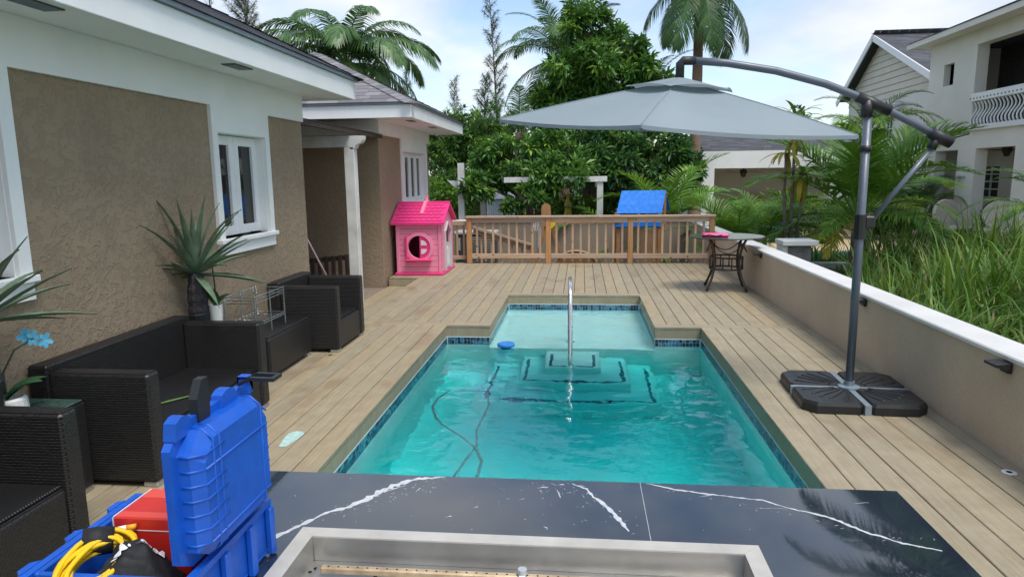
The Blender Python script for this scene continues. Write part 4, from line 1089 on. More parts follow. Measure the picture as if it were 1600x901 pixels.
m = MB(); m.lathe([(0, 0), (.035, 0), (.048, .26), (.044, .26), (.04, .24), (0, .24)], 18, (-2.70, 4.74, .441)); m.build('pot', 'white_ceramic', t)
def broad_leaf(t, base, az, el, L, w, mat='orchid_leaf', bend=.9):
    vs = []; p = Vector(base); ang = el; n = 8; sd = Vector((-math.sin(az), math.cos(az), 0))
    for k in range(n + 1):
        u = k / n; d = Vector((math.cos(az) * math.cos(ang), math.sin(az) * math.cos(ang), math.sin(ang))); nn = d.cross(sd).normalized()
        if nn.z < 0: nn = -nn
        ww = w * math.sin(PI * (u * .9 + .08)) ** .7 + .001
        vs += [p + sd * ww + nn * ww * .25, p, p - sd * ww + nn * ww * .25]; p = p + d * (L / n); ang -= bend / n
    fs = [(k * 3 + j, k * 3 + j + 1, k * 3 + 4 + j, k * 3 + 3 + j) for k in range(n) for j in (0, 1)]
    m = MB(); m.add(vs, fs); return m.build('leaf', mat, t, smooth=True)
broad_leaf(t, (-2.70, 4.74, .69), R(-95), R(70), .20, .05, bend=.5); broad_leaf(t, (-2.70, 4.74, .69), R(60), R(50), .16, .035)
m = MB(); m.tube([(-2.70, 4.74, .67), (-2.695, 4.74, .85), (-2.705, 4.74, 1.04)], .006, 6); m.build('stem', 'stem_green', t)
OP = (-2.78, 2.93, .501)
t = thing('blue_orchid', 'blue artificial orchid in a white ceramic pot on the glass side table', 'potted plant', OP)
m = MB(); m.lathe([(0, 0), (.075, 0), (.088, .02), (.085, .075), (.07, .085), (.06, .07), (0, .07)], 20, OP); m.build('pot', 'white_ceramic', t)
broad_leaf(t, (OP[0], OP[1], OP[2] + .07), R(10), R(50), .20, .048); broad_leaf(t, (OP[0], OP[1], OP[2] + .07), R(60), R(45), .20, .045); broad_leaf(t, (OP[0], OP[1], OP[2] + .07), R(-120), R(40), .18, .045)
ST = [(OP[0], OP[1], OP[2] + .07), (OP[0] - .02, OP[1] + .02, OP[2] + .20), (OP[0] + .0, OP[1] + .08, OP[2] + .30), (OP[0] + .05, OP[1] + .15, OP[2] + .345)]
m = MB(); m.tube(ST, .005, 6); m.build('stem', 'stem_green', t, smooth=True)
fl = Vector(ST[-1])
for q, (ox, oy, oz) in enumerate(((0, 0, 0), (.03, .035, -.02), (-.03, -.02, .015))):
    for k in range(5):
        a = 2 * PI * k / 5 + q
        c = fl + Vector((ox, oy, oz)); u = Vector((math.cos(a) * .3, math.cos(a) * .6, math.sin(a))).normalized(); v_ = Vector((.9, -.3, .1)).cross(u).normalized()
        m = MB(); pts = [c, c + u * .018 + v_ * .013, c + u * .035 + v_ * .010 + Vector((.006, -.004, 0)), c + u * .04, c + u * .035 - v_ * .010 + Vector((.006, -.004, 0)), c + u * .018 - v_ * .013]
        m.add(pts, [(0, 1, 2, 3), (0, 3, 4, 5)]); m.build('petal', 'orchid_blue', t, smooth=True)

# ------------------------------------------------------------------ stone counter with burner pan (foreground)
# the bar-height counter and the things on it are laid out in counter units (0.588 m each); the top is 0.95 m above the deck
CU = 0.588
def fpos(p): return (p[0] * CU, p[1] * CU, 0.9493 + (p[2] - 0.48) * CU)
class FB(MB):
    def build(s, *a, **k):
        s.v = [fpos(p) for p in s.v]
        return super().build(*a, **k)
def fthing(name, label, cat, loc): return thing(name, label, cat, fpos(loc))
CZ = 0.48
ct = thing('stone_counter', 'dark polished stone counter with white veins around a steel burner pan', 'counter', (-.1, .85, 0))
CXL, CXR, CYF, CYN, SEAM = -1.50, 1.137, 2.44, 0.55, 0.223
PX0, PX1, PYF, PYN = -.900, .538, 2.005, .95
TK = .03
def slab(x0, x1, y0, y1):
    m = FB(); m.cbox(x0, x1, y0, y1, CZ - TK, CZ, .002); return m.build('slab', 'dark_stone_slab', ct)
def lslab(poly):
    m = FB(); m.prism(poly, CZ - TK, CZ, 2); return m.build('slab', 'dark_stone_slab', ct)
lslab([(CXL, CYN), (PX0, CYN), (PX0, PYF), (SEAM - .001, PYF), (SEAM - .001, CYF), (CXL, CYF)])
lslab([(PX1, CYN), (CXR, CYN), (CXR, CYF), (SEAM + .001, CYF), (SEAM + .001, PYF), (PX1, PYF)])
slab(PX0 + .001, PX1 - .001, CYN, PYN)
m = FB(); m.box(SEAM - .001, SEAM + .001, PYF + .002, CYF - .001, CZ - TK, CZ - .0006); m.build('seam_grout', 'vein_white', ct)
for (a, b, c, d) in ((-.86, -.54, .36, 1.41), (.33, .65, .36, 1.41), (-.54, .33, 1.205, 1.41)):
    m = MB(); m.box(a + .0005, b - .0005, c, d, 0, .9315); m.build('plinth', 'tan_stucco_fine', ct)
def vein(pts, ws, seed=0):
    rn = random.Random(seed); V = []
    P = []
    for i in range(len(pts) - 1):
        n = max(2, int(math.dist(pts[i], pts[i + 1]) / .012))
        for k in range(n):
            u = k / n; P.append((pts[i][0] + (pts[i + 1][0] - pts[i][0]) * u, pts[i][1] + (pts[i + 1][1] - pts[i][1]) * u, ws[i] + (ws[i + 1] - ws[i]) * u))
    jx = 0; m = FB(); vs = []
    for i, (x, y, w) in enumerate(P):
        q = P[min(i + 1, len(P) - 1)]; o = P[max(i - 1, 0)]; tx, ty = q[0] - o[0], q[1] - o[1]; l = math.hypot(tx, ty) or 1; nx, ny = -ty / l, tx / l
        jx += rn.uniform(-.0022, .0022); jx *= .93; a, b = w * rn.uniform(.12, .6), w * rn.uniform(.12, .6)
        vs += [(x + nx * (jx + a), y + ny * (jx + a), CZ + .0003), (x + nx * (jx - b), y + ny * (jx - b), CZ + .0003)]
    m.add(vs, [(2 * i, 2 * i + 1, 2 * i + 3, 2 * i + 2) for i in range(len(P) - 1)])
    return m.build('vein', 'vein_white', ct)
vein([(-1.16, 1.62), (-1.028, 1.86), (-.979, 1.956), (-.933, 2.0245), (-.872, 2.125), (-.802, 2.187), (-.737, 2.28), (-.696, 2.346), (-.625, 2.407), (-.508, 2.437)], [.022, .026, .024, .022, .020, .030, .038, .034, .026, .006], 1)
vein([(-.74, 2.25), (-.70, 2.31), (-.64, 2.36)], [.002, .012, .002], 9)
vein([(-.032, 2.412), (.02, 2.373), (.049, 2.309), (.096, 2.231), (.129, 2.149), (.162, 2.068)], [.004, .012, .016, .016, .022, .003], 2)
vein([(.246, 2.436), (.358, 2.393), (.509, 2.349), (.637, 2.329), (.709, 2.278), (.821, 2.233), (.909, 2.143), (.996, 2.072), (1.109, 2.037)], [.006, .012, .008, .010, .006, .018, .014, .010, .006], 3)
for i, (a, b, w) in enumerate((((-.157, 2.365), (-.105, 2.374), .007), ((-.084, 2.36), (-.065, 2.281), .008), ((-.085, 2.393), (-.051, 2.4), .009), ((-.11, 2.41), (-.08, 2.385), .004), ((-.15, 2.345), (-.14, 2.335), .008), ((-.02, 2.40), (.03, 2.395), .004),
                               ((-.60, 2.30), (-.585, 2.345), .006), ((-.37, 2.20), (-.35, 2.21), .006), ((-.22, 2.27), (-.19, 2.285), .004), ((-.12, 2.09), (-.10, 2.07), .006), ((.42, 2.34), (.49, 2.36), .004), ((.60, 2.27), (.72, 2.27), .003), ((-.45, 2.13), (-.43, 2.135), .006), ((.95, 2.33), (1.02, 2.34), .003))):
    vein([a, ((a[0] + b[0]) / 2, (a[1] + b[1]) / 2 + .003), b], [.001, w, .001], 20 + i)

m = FB(); rf_ = random.Random(77)
for (a, b, sp, n_) in (((-1.0, 1.92), (-.52, 2.42), .03, 70), ((-.03, 2.41), (.16, 2.07), .025, 20), ((.25, 2.43), (1.1, 2.04), .02, 24), ((-.2, 2.40), (.0, 2.28), .06, 40), ((-1.3, 2.2), (1.1, 2.1), .16, 45)):
    for k in range(n_):
        u = rf_.random(); x = a[0] + (b[0] - a[0]) * u + rf_.gauss(0, sp); y = a[1] + (b[1] - a[1]) * u + rf_.gauss(0, sp); L2 = rf_.uniform(.003, .022); th = rf_.uniform(.2, 1.4) * rf_.choice((1, 1, -1)); w2 = rf_.uniform(.0004, .0014)
        if not (CXL < x < CXR - .03 and PYF + .02 < y < CYF - .02): continue
        c_, s2 = math.cos(th), math.sin(th); m.add([(x, y, CZ + .00025), (x + L2 * .5 * c_ - w2 * s2, y + L2 * .5 * s2 + w2 * c_, CZ + .00025), (x + L2 * c_, y + L2 * s2, CZ + .00025), (x + L2 * .5 * c_ + w2 * s2, y + L2 * .5 * s2 - w2 * c_, CZ + .00025)], [(0, 3, 2, 1)])
tag(m.build('vein_fleck', 'vein_white', ct), kind='stuff')
pan = fthing('burner_pan', 'rectangular stainless steel burner pan set into the stone counter', 'burner pan', ((PX0 + PX1) / 2, 1.5, CZ))
RW = .043; RZ = CZ + .006; PB = CZ - .082
def rimbar(poly):
    m = FB(); m.prism(poly, CZ + .0008, RZ, 2); m.build('rim', 'pan_rim', pan)
ix0, ix1, iyf, iyn = PX0 + RW, PX1 - RW, PYF - RW, PYN + RW
rimbar([(PX0 - .01, PYF + .01), (PX1 + .01, PYF + .01), (ix1, iyf), (ix0, iyf)][::-1]); rimbar([(PX0 - .01, PYN - .01), (PX0 - .01, PYF + .0095), (ix0 - .0005, iyf), (ix0 - .0005, iyn)][::-1])
rimbar([(PX1 + .01, PYF + .0095), (PX1 + .01, PYN - .01), (ix1 + .0005, iyn), (ix1 + .0005, iyf)][::-1]); rimbar([(PX1 + .01, PYN - .0105), (PX0 - .01, PYN - .0105), (ix0, iyn), (ix1, iyn)][::-1])
def sheet(vs, nm='side'):
    m = FB(); m.add(vs, [(0, 1, 2, 3)]); return m.build(nm, 'pan_steel', pan)
sheet([(ix0, iyf, RZ - .002), (ix1, iyf, RZ - .002), (ix1, iyf + .004, PB), (ix0, iyf + .004, PB)]); sheet([(ix0, iyn, RZ - .002), (ix0, iyf, RZ - .002), (ix0, iyf, PB), (ix0, iyn, PB)])
sheet([(ix1, iyf, RZ - .002), (ix1, iyn, RZ - .002), (ix1, iyn, PB), (ix1, iyf, PB)]); sheet([(ix1, iyn, RZ - .002), (ix0, iyn, RZ - .002), (ix0, iyn, PB), (ix1, iyn, PB)])
m = FB(); m.box(ix0, ix1, iyn, iyf + .003, PB - .004, PB); m.build('floor_plate', 'pan_steel', pan)
m = FB(); m.cbox(ix0 + .03, ix1 - .02, iyn + .05, iyf - .03, PB + .001, PB + .012, .005); m.build('inner_plate', 'pan_steel', pan)
BY = 1.858; BZ = PB + .040
m = FB(); m.cbox(-.79, .45, BY - .011, BY + .011, BZ - .011, BZ + .011, .004); bp = m.build('burner_pipe', 'burner_rust', pan)
for k in range(40):
    m = FB(); x = -.765 + k * .0305; m.lathe([(.0032, 0), (.0032, .0006)], 8, (x, BY - .002, BZ + .011)); m.build('gas_hole', 'hole_black', bp)
for k in range(40):
    m = FB(); x = -.765 + k * .0305; m.lathe([(.0026, 0), (.0026, .0006)], 8, (x + .012, BY - .0115, BZ)); 
m = FB(); m.tube([(-.17, BY, BZ + .012), (-.17, BY, BZ + .03)], .014, 10); m.cbox(-.185, -.155, BY - .02, BY + .02, BZ - .03, BZ + .016, .006); m.build('pipe_fitting', 'stainless', pan)
for x in (-.62, .30):
    m = FB(); m.cbox(x - .004, x + .004, BY - .008, BY + .008, PB + .012, BZ - .012, .001); m.build('bracket', 'hole_black', pan)
for (x, y) in ((-.835, 1.92), (-.845, 1.90), (.47, 1.925)):
    m = FB(); m.lathe([(.006, 0), (.006, .0015)], 10, (x, y, PB + .0005)); m.build('rivet_hole', 'hole_black', pan)

# ------------------------------------------------------------------ blue tool case on the counter
cs = fthing('tool_case', 'open blue plastic tool case with black latches standing on the stone counter', 'tool case', (-1.2, 1.6, CZ))
tx0, tx1, ty0, ty1, tz0, tz1 = -1.362, -0.955, 1.44, 1.855, CZ + .004, .655
def shell(nm, a0, a1, b0, b1, z0, z1, th, mat):
    m = FB()
    m.cbox(a0, a1, b0, b1, z0, z0 + th, .004); m.cbox(a0, a0 + th, b0, b1, z0 + th, z1, .004); m.cbox(a1 - th, a1, b0, b1, z0 + th, z1, .004)
    m.cbox(a0 + th, a1 - th, b0, b0 + th, z0 + th, z1, .004); m.cbox(a0 + th, a1 - th, b1 - th, b1, z0 + th, z1, .004)
    return m.build(nm, mat, cs)
tray = shell('tray', tx0, tx1, ty0, ty1, tz0, tz1, .014, 'blue_case')
m = FB(); m.box(tx0 - .022, tx0, ty0 - .02, ty1 + .02, tz1 - .018, tz1); m.box(tx0, tx1, ty1, ty1 + .02, tz1 - .018, tz1); m.box(tx1, tx1 + .012, ty0 - .02, ty1 + .02, tz1 - .018, tz1); m.build('rim', 'blue_case', tray)
for y in (1.79, 1.62, 1.46):
    m = FB(); m.prism([(tx0 - .022, y - .035), (tx0 - .042, y - .02), (tx0 - .042, y + .02), (tx0 - .022, y + .035)][::-1], tz1 - .03, tz1 + .002, 2); m.build('latch_lug', 'blue_case', cs)
for y in (1.46, 1.60, 1.74, 1.86):
    m = FB(); m.cbox(tx1 + .0005, tx1 + .022, y - .014, y + .014, tz0, tz1 - .02, .004); m.build('tray_rib', 'blue_case', cs)
# lid stands upright on the hinge (outer face towards +X)
lx0, ly0, ly1, lz0, lz1 = -0.995, 1.45, 1.868, .6565, 1.030
def lid_poly(inset, zt):
    a, b, c, d = ly0 + inset, ly1 - inset, lz0 + inset, zt - inset
    k = .05
    return [(a + k, c), (b - k, c), (b, c + k * .6), (b, d - k), (b - k, d), (a + k, d), (a, d - k), (a, c + k * .6)]
m = FB(); m.prism(lid_poly(0, lz1), lx0, lx0 + .022, 0); m.build('lid_flange', 'blue_case', cs, recalc=True)
o_ = lid_poly(.022, lz1); i_ = lid_poly(.045, lz1); n = len(o_)
m = FB(); xs_ = (lx0 + .021, lx0 + .055, lx0 + .082)
vs = [(xs_[0], *p) for p in o_] + [(xs_[1], *p) for p in o_] + [(xs_[2], *p) for p in i_]
m.add(vs, [tuple(range(2 * n, 3 * n))] + [(r_ * n + j, r_ * n + (j + 1) % n, (r_ + 1) * n + (j + 1) % n, (r_ + 1) * n + j) for r_ in (0, 1) for j in range(n)])
lid = m.build('lid', 'blue_case', cs, recalc=True)
for k in range(7):
    z = lz0 + .070 + k * .0385
    yy0, yy1 = ly0 + .0225, ly1 - .0225
    full = k in (0, 5)
    pts = [(lx0 + .03, yy1, z), (lx0 + .055, yy1, z), (lx0 + .082, yy1 - .024, z)]
    if full: pts += [(lx0 + .082, yy0 + .024, z)]
    m = FB(); m.tube(pts, .0035, 6); m.build('lid_rib', 'blue_case', cs, smooth=True)
    pts = [(lx0 + .03, yy0, z), (lx0 + .055, yy0, z), (lx0 + .082, yy0 + .024, z), (lx0 + .082, yy0 + .115, z)] if not full else [(lx0 + .03, yy0, z), (lx0 + .055, yy0, z), (lx0 + .082, yy0 + .024, z)]
    m = FB(); m.tube(pts, .0035, 6); m.build('lid_rib', 'blue_case', cs, smooth=True)
for y in (1.535, 1.565, 1.79):
    m = FB(); m.tube([(lx0 + .03, y, lz1 - .022), (lx0 + .055, y, lz1 - .022), (lx0 + .082, y, lz1 - .045), (lx0 + .082, y, lz0 + .045), (lx0 + .055, y, lz0 + .022)], .0035, 6); m.build('lid_rib', 'blue_case', cs, smooth=True)
for (a, b) in ((1.465, 1.54), (1.68, 1.765), (1.83, 1.86)):
    m = FB(); m.prism([(a, lz1 - .03), (b, lz1 - .03), (b - .008, lz1 + .012), (b - .03, lz1 + .022), (a + .03, lz1 + .022), (a + .008, lz1 + .012)], lx0 - .002, lx0 + .030, 0); m.build('lid_lug', 'blue_case', cs, recalc=True)
m = FB(); m.prism([(1.575, lz1 - .03), (1.625, lz1 - .03), (1.632, lz1 + .03), (1.628, lz1 + .085), (1.60, lz1 + .085), (1.572, lz1 + .04)], lx0 + .005, lx0 + .028, 0); m.build('latch', 'black_plastic', cs, recalc=True)
m = FB()
for (p, q) in (((-.97, 1.79, lz1 + .012), (-.935, 1.79, lz1 + .03)), ((-.935, 1.79, lz1 + .03), (-.87, 1.79, lz1 + .028)), ((-.97, 1.835, lz1 + .012), (-.935, 1.835, lz1 + .03)), ((-.935, 1.835, lz1 + .03), (-.87, 1.835, lz1 + .028)), ((-.87, 1.785, lz1 + .028), (-.87, 1.84, lz1 + .028))):
    m.bar(p, q, .012, .010)
m.build('latch', 'black_plastic', cs)
t = fthing('red_box', 'red carton with lighter bands inside the blue case', 'box', (-1.16, 1.70, tz0 + .015))
m = FB(); m.cbox(-1.268, -1.055, 1.618, 1.79, tz0 + .016, .715, .003); m.build('carton', 'red_box', t)
for (a, b) in ((1.622, 1.652), (1.735, 1.788)):
    m = FB(); m.box(-1.264, -1.058, a, b, .7152, .7158); m.build('band', 'red_box_light', t)
m = FB(); m.bar((-1.266, 1.6172, .68), (-1.057, 1.6172, .68), .001, .002); m.build('crease', 'white_label', t)
m = FB(); m.bar((-1.2682, 1.6172, tz0 + .02), (-1.2682, 1.6172, .714), .0025, .0025); m.build('worn_edge', 'white_label', t)
m = FB(); m.bar((-1.2682, 1.62, .7155), (-1.2682, 1.788, .7155), .003, .002); m.build('worn_edge', 'white_label', t)
t = fthing('cable_coil', 'coiled yellow network cable tied with a black strap in the blue case', 'cable', (-1.235, 1.49, .60))
cc = Vector((-1.228, 1.485, .648)); ax = Vector((.25, -.22, 1)).normalized(); e1 = ax.cross(Vector((0, 1, 0))).normalized(); e2 = ax.cross(e1)
pts = []
for k in range(14 * 26 + 1):
    a = 2 * PI * k / 26; lp = k / 26; r_ = .074 + .017 * math.sin(lp * 2.1) + .004 * math.sin(3 * a + lp); hh = .016 * math.sin(lp * 1.37) + .001 * lp
    pts.append(cc + (e1 * math.cos(a) * .80 + e2 * math.sin(a) * 1.28) * r_ + ax * hh)
m = FB(); m.tube(pts, .0068, 7); m.build('cable', 'yellow_cable', t, smooth=True)
p_ = cc + e2 * .105 * (1 if e2.y > 0 else -1) * .75 - e1 * .05 * (1 if e1.x > 0 else -1)
m = FB(); m.tube([cc + Vector((-.045, .075, .03)) + Vector((-.03, -.02, .006)) * q for q in (-1, 0, 1)], [.034, .037, .034], 12); m.build('strap', 'black_cloth', t, smooth=True)
m = FB(); m.tube([(-1.243, 1.600, .690), (-1.218, 1.604, .694)], .0085, 8); m.build('plug_collar', 'white_label', t, smooth=True)
m = FB(); m.tube([(-1.219, 1.604, .694), (-1.196, 1.608, .698)], [.0085, .007], 8); m.build('plug', 'cable_tip', t, smooth=True)
t = fthing('cloth_bag', 'black cloth bag with white lettering stuffed into the blue case', 'bag', (-1.1, 1.42, .60))
gx_, gy_ = 18, 22; vs = []
for j in range(gy_ + 1):
    for i in range(gx_ + 1):
        u, v_ = i / gx_, j / gy_; x = -1.225 + .175 * u + .02 * math.sin(v_ * 5); y = 1.445 + .17 * v_
        z = .515 + (.175 * (math.sin(PI * min(1, u * .62 + .30)) ** .8)) * (math.sin(PI * (v_ * .70 + .16)) ** .5) + .006 * math.sin(17 * u + 9 * v_) + .005 * math.sin(23 * v_ - 8 * u)
        vs.append((x, y, z))
m = FB(); m.add(vs, [(j * (gx_ + 1) + i, j * (gx_ + 1) + i + 1, (j + 1) * (gx_ + 1) + i + 1, (j + 1) * (gx_ + 1) + i) for j in range(gy_) for i in range(gx_)]); bag = m.build('bag_body', 'black_cloth', t, smooth=True)
def bag_z(x, y):
    v_ = (y - 1.445) / .17; u = (x + 1.225 - .02 * math.sin(v_ * 5)) / .175; u = max(0, min(1, u)); v_ = max(0, min(1, v_))
    return .515 + (.175 * (math.sin(PI * min(1, u * .62 + .30)) ** .8)) * (math.sin(PI * (v_ * .70 + .16)) ** .5) + .006 * math.sin(17 * u + 9 * v_) + .005 * math.sin(23 * v_ - 8 * u)
def lettering(txt, x, y, ang, size):
    cu = bpy.data.curves.new('lettering', 'FONT'); cu.body = txt; cu.size = size; cu.offset = .0012
    to = bpy.data.objects.new('tmp', cu); COL.objects.link(to)
    dg = bpy.context.evaluated_depsgraph_get(); me = bpy.data.meshes.new_from_object(to.evaluated_get(dg)); bpy.data.objects.remove(to)
    ca, sa = math.cos(ang), math.sin(ang)
    V = [(x + v.co.x * ca - v.co.y * sa, y + v.co.x * sa + v.co.y * ca) for v in me.vertices]
    m = FB(); m.add([(a, b, bag_z(a, b) + .007) for a, b in V], [tuple(p.vertices) for p in me.polygons]); m.build('lettering', 'white_print', t); bpy.data.meshes.remove(me)
lettering('IM.', -1.165, 1.475, R(66), .036)
lettering('-SIM', -1.150, 1.535, R(32), .036)

# ------------------------------------------------------------------ small things on the deck
m = MB(); nn = 16; pts = [(-1.815 + .085 * (1 + .25 * math.sin(3 * a)) * math.cos(a) * .55, 3.93 + .16 * (1 + .2 * math.cos(2 * a)) * math.sin(a), .0022) for a in np.linspace(0, 2 * PI, nn, endpoint=False)]
m.add(pts, [tuple(range(nn))]); o = m.build('paint_splash', 'paint_splash'); tag(o, 'pale green paint splash on the deck boards by the tool case', 'stain')
t = thing('deck_light', 'small round recessed light in the deck near the tan wall', 'deck light', (2.31, 3.734, 0))
m = MB(); m.lathe([(.036, 0), (.036, .003), (.016, .004)], 20, (2.31, 3.734, .001)); m.build('ring', 'white_label', t)
m = MB(); m.lathe([(.0155, 0), (.0155, .0035)], 16, (2.31, 3.734, .0015)); m.build('lens', 'puck_dark', t)
def litter(label, x, y, z, L, w, az, mat='leaf_litter'):
    m = MB(); c, s_ = math.cos(az), math.sin(az); P = []
    for (u, v_) in ((0, 0), (.35, 1), (.7, .8), (1, 0), (.7, -.8), (.35, -1)): P.append((x + (u * L) * c - v_ * w * s_, y + (u * L) * s_ + v_ * w * c, z + .004 + .012 * u * (1 - u)))
    m.add(P, [(0, 1, 2, 3), (0, 3, 4, 5)]); o = m.build('fallen_leaf', mat); tag(o, label, 'leaf')
litter('narrow green leaf lying on the loveseat seat', -2.52, 3.62, .304, .30, .016, R(55))
litter('small green leaf lying on the deck by the far armchair foot', -2.33, 5.93, .001, .05, .018, R(20))
litter('tiny yellow green leaf lying on the far armchair seat', -2.36, 6.30, .304, .05, .018, R(80), 'yellow_plastic')
m = MB(); m.cbox(-2.08, -2.04, 2.94, 2.99, .001, .075, .006); o = m.build('metal_fitting', 'chrome_wire'); tag(o, 'small brass and steel fitting standing on the deck beside the near armchair', 'fitting')

# ------------------------------------------------------------------ things beyond the railing
t = thing('air_conditioner', 'grey outdoor air conditioning unit behind the railing next to the play house', 'air conditioner', (-2.1, 13.6, -.75))
m = MB(); m.cbox(-2.5, -1.70, 13.42, 13.85, -.20, .46, .02); ac = m.build('housing', 'ac_dark', t)
m = MB(); m.cbox(-2.53, -1.67, 13.39, 13.88, .46, .53, .02); m.build('lid', 'ac_grey', t)
for k in range(14):
    m = MB(); z = -.16 + k * .043; m.cbox(-2.28, -1.72, 13.405, 13.419, z, z + .018, .003); m.build('louver', 'ac_grey', ac)
m = MB(); m.cbox(-2.47, -2.40, 13.40, 13.419, .15, .40, .003); m.build('control_panel', 'ac_grey', ac)
m = MB(); m.box(-2.6, -1.6, 13.35, 13.95, -.75, -.21); m.build('plinth', 'pillar_stone', t)
t = thing('stair_railing', 'sloping weathered wooden handrail of stairs going down behind the railing', 'railing', (-1.5, 13.2, -.75))
m = MB(); m.bar((-2.10, 13.2, .635), (-.96, 13.2, .285), .09, .035); m.build('handrail', 'rail_wood', t)
m = MB(); m.bar((-2.10, 13.23, .555), (-.96, 13.23, .205), .035, .085); m.build('lower_rail', 'rail_wood', t)
for x in (-1.95, -1.75, -1.55, -1.35, -1.15):
    z = .62 - (x + 2.10) * .307; m = MB(); m.bar((x, 13.255, -.70), (x, 13.255, z - .03), .036, .036, up=(0, 1, 0)); m.build('baluster', 'baluster_wood', t)
m = MB(); m.cbox(-1.0, -.92, 13.20, 13.28, -.75, .30, .004); m.build('post', 'post_wood', t)
t = thing('swing_frame', 'wooden A shaped swing frame with rounded top and yellow bracket behind the railing', 'swing frame', (-.68, 13.6, -.75))
m = MB(); m.bar((-.66, 13.6, .72), (-1.10, 13.6, -.75), .06, .07, up=(0, 1, 0)); m.build('leg', 'play_wood', t)
m = MB(); m.bar((-.62, 13.66, .72), (-.18, 13.66, -.75), .06, .07, up=(0, 1, 0)); m.build('leg', 'play_wood', t)
m = MB(); m.prism([(-.785, .62), (-.60, .62), (-.60, 1.0)] + [(-.6925 + .0925 * math.cos(a), .98 + .085 * math.sin(a)) for a in np.linspace(.1, PI - .1, 9)] + [(-.785, .98)], 13.53, 13.56, 1); m.build('top_plate', 'play_wood', t, recalc=True)
m = MB(); m.bar((-.60, 13.64, .70), (.85, 13.9, .70), .07, .09); m.build('cross_beam', 'play_wood', t)
m = MB(); m.prism([(-.61, .78), (-.48, .78), (-.48, .68), (-.575, .58), (-.61, .58)], 13.50, 13.525, 1); m.build('bracket', 'yellow_plastic', t, recalc=True)
t = thing('basketball_hoop', 'small red toy basketball hoop with white net beyond the railing', 'basketball hoop', (-.89, 13.9, .5))
m = MB(); m.tube([(-.89 + .11 * math.cos(a), 13.9 + .11 * math.sin(a), .73) for a in np.linspace(0, 2 * PI, 21)], .012, 6); m.build('hoop', 'hoop_red', t)
for k in range(10):
    a = 2 * PI * k / 10; m = MB(); m.tube([(-.89 + .11 * math.cos(a), 13.9 + .11 * math.sin(a), .725), (-.89 + .06 * math.cos(a + .6), 13.9 + .06 * math.sin(a + .6), .50)], .004, 4); m.build('net_cord', 'net_white', t)
m = MB(); m.tube([(-.89, 14.05, .74), (-.89, 14.05, -.75)], .03, 8); m.build('pole', 'ac_grey', t)
t = thing('sandbox', 'round topped brown wooden toy box with pale rim on the ground behind the railing', 'toy box', (-.1, 13.3, -.75))
arc = [(-.10 + .40 * math.cos(a), -.12 + .29 * math.sin(a)) for a in np.linspace(0, PI, 17)]
m = MB(); m.prism([(.30, -.75)] + arc + [(-.50, -.75)], 13.05, 13.4, 1); m.build('body', 'play_wood', t, recalc=True)
m = MB(); m.tube([(x, 13.045, z + .008) for x, z in arc], .013, 6); m.build('rim', 'rail_wood', t, smooth=True)
# play tower with blue tarp roof
t = thing('play_tower', 'wooden climbing tower with a bright blue tent roof behind the railing', 'play tower', (1.15, 14.2, -.75))
for (x, y) in ((.74, 13.95), (1.56, 13.95), (.74, 14.65), (1.56, 14.65)):
    m = MB(); m.cbox(x - .035, x + .035, y - .035, y + .035, -.75, .82, .004); m.build('post', 'play_wood', t)
for y in (13.92, 14.68):
    m = MB(); m.bar((.70, y, .60), (1.70, y, .60), .035, .09); m.build('beam', 'play_wood', t)
for k in range(6):
    m = MB(); x = 1.20 + k * .065; m.cbox(x, x + .045, 13.90, 13.93, -.30, .50, .003); m.build('slat', 'play_wood', t)
m = MB(); m.cbox(.72, 1.58, 13.94, 14.66, -.02, .03, .004); m.build('platform', 'play_wood', t)
m = MB(); m.add([(.70, 13.92, .84), (1.60, 13.92, .84), (1.715, 14.30, 1.28), (.825, 14.30, 1.28), (1.86, 14.68, .86), (.90, 14.68, .86)], [(0, 1, 2, 3), (3, 2, 4, 5)]); tp = m.build('tent_roof', 'blue_tarp', t)
md = tp.modifiers.new('thick', 'SOLIDIFY'); md.thickness = .012
m = MB(); m.cbox(.665, 1.57, 13.86, 13.90, .565, .675, .01); m.build('blue_panel', 'blue_tarp', t)
m = MB(); m.bar((1.70, 14.30, 1.26), (1.70, 14.30, .62), .05, .05, up=(0, 1, 0)); m.build('king_post', 'play_wood', t)
# white pergola
t = thing('pergola', 'weathered white wooden pergola under the leafy branches beyond the back wall', 'pergola', (-1.3, 17.3, -.75))
for (x, y, zt) in ((-2.98, 17.0, 1.93), (-2.60, 18.2, 1.32), (.45, 17.0, 1.43), (.50, 18.4, 1.35)):
    m = MB(); m.cbox(x - .075, x + .075, y - .075, y + .075, -.75, zt, .006); m.build('post', 'white_weathered', t)
m = MB(); m.cbox(-1.9, .62, 16.89, 16.925, 1.44, 1.57, .004); m.build('beam', 'white_weathered', t)
m = MB(); m.prism([(16.6, 1.50), (18.6, 1.50), (18.6, 1.36), (16.75, 1.36)], -2.89, -2.85, 0); m.build('beam', 'white_weathered', t, recalc=True)
m = MB(); m.prism([(-3.35, 1.51), (-2.45, 1.47), (-2.45, 1.30), (-3.15, 1.33)], 17.08, 17.12, 1); m.build('beam', 'white_weathered', t, recalc=True)
m = MB(); m.prism([(16.6, 1.45), (18.6, 1.45), (18.6, 1.31), (16.75, 1.31)], .34, .38, 0); m.build('beam', 'white_weathered', t, recalc=True)
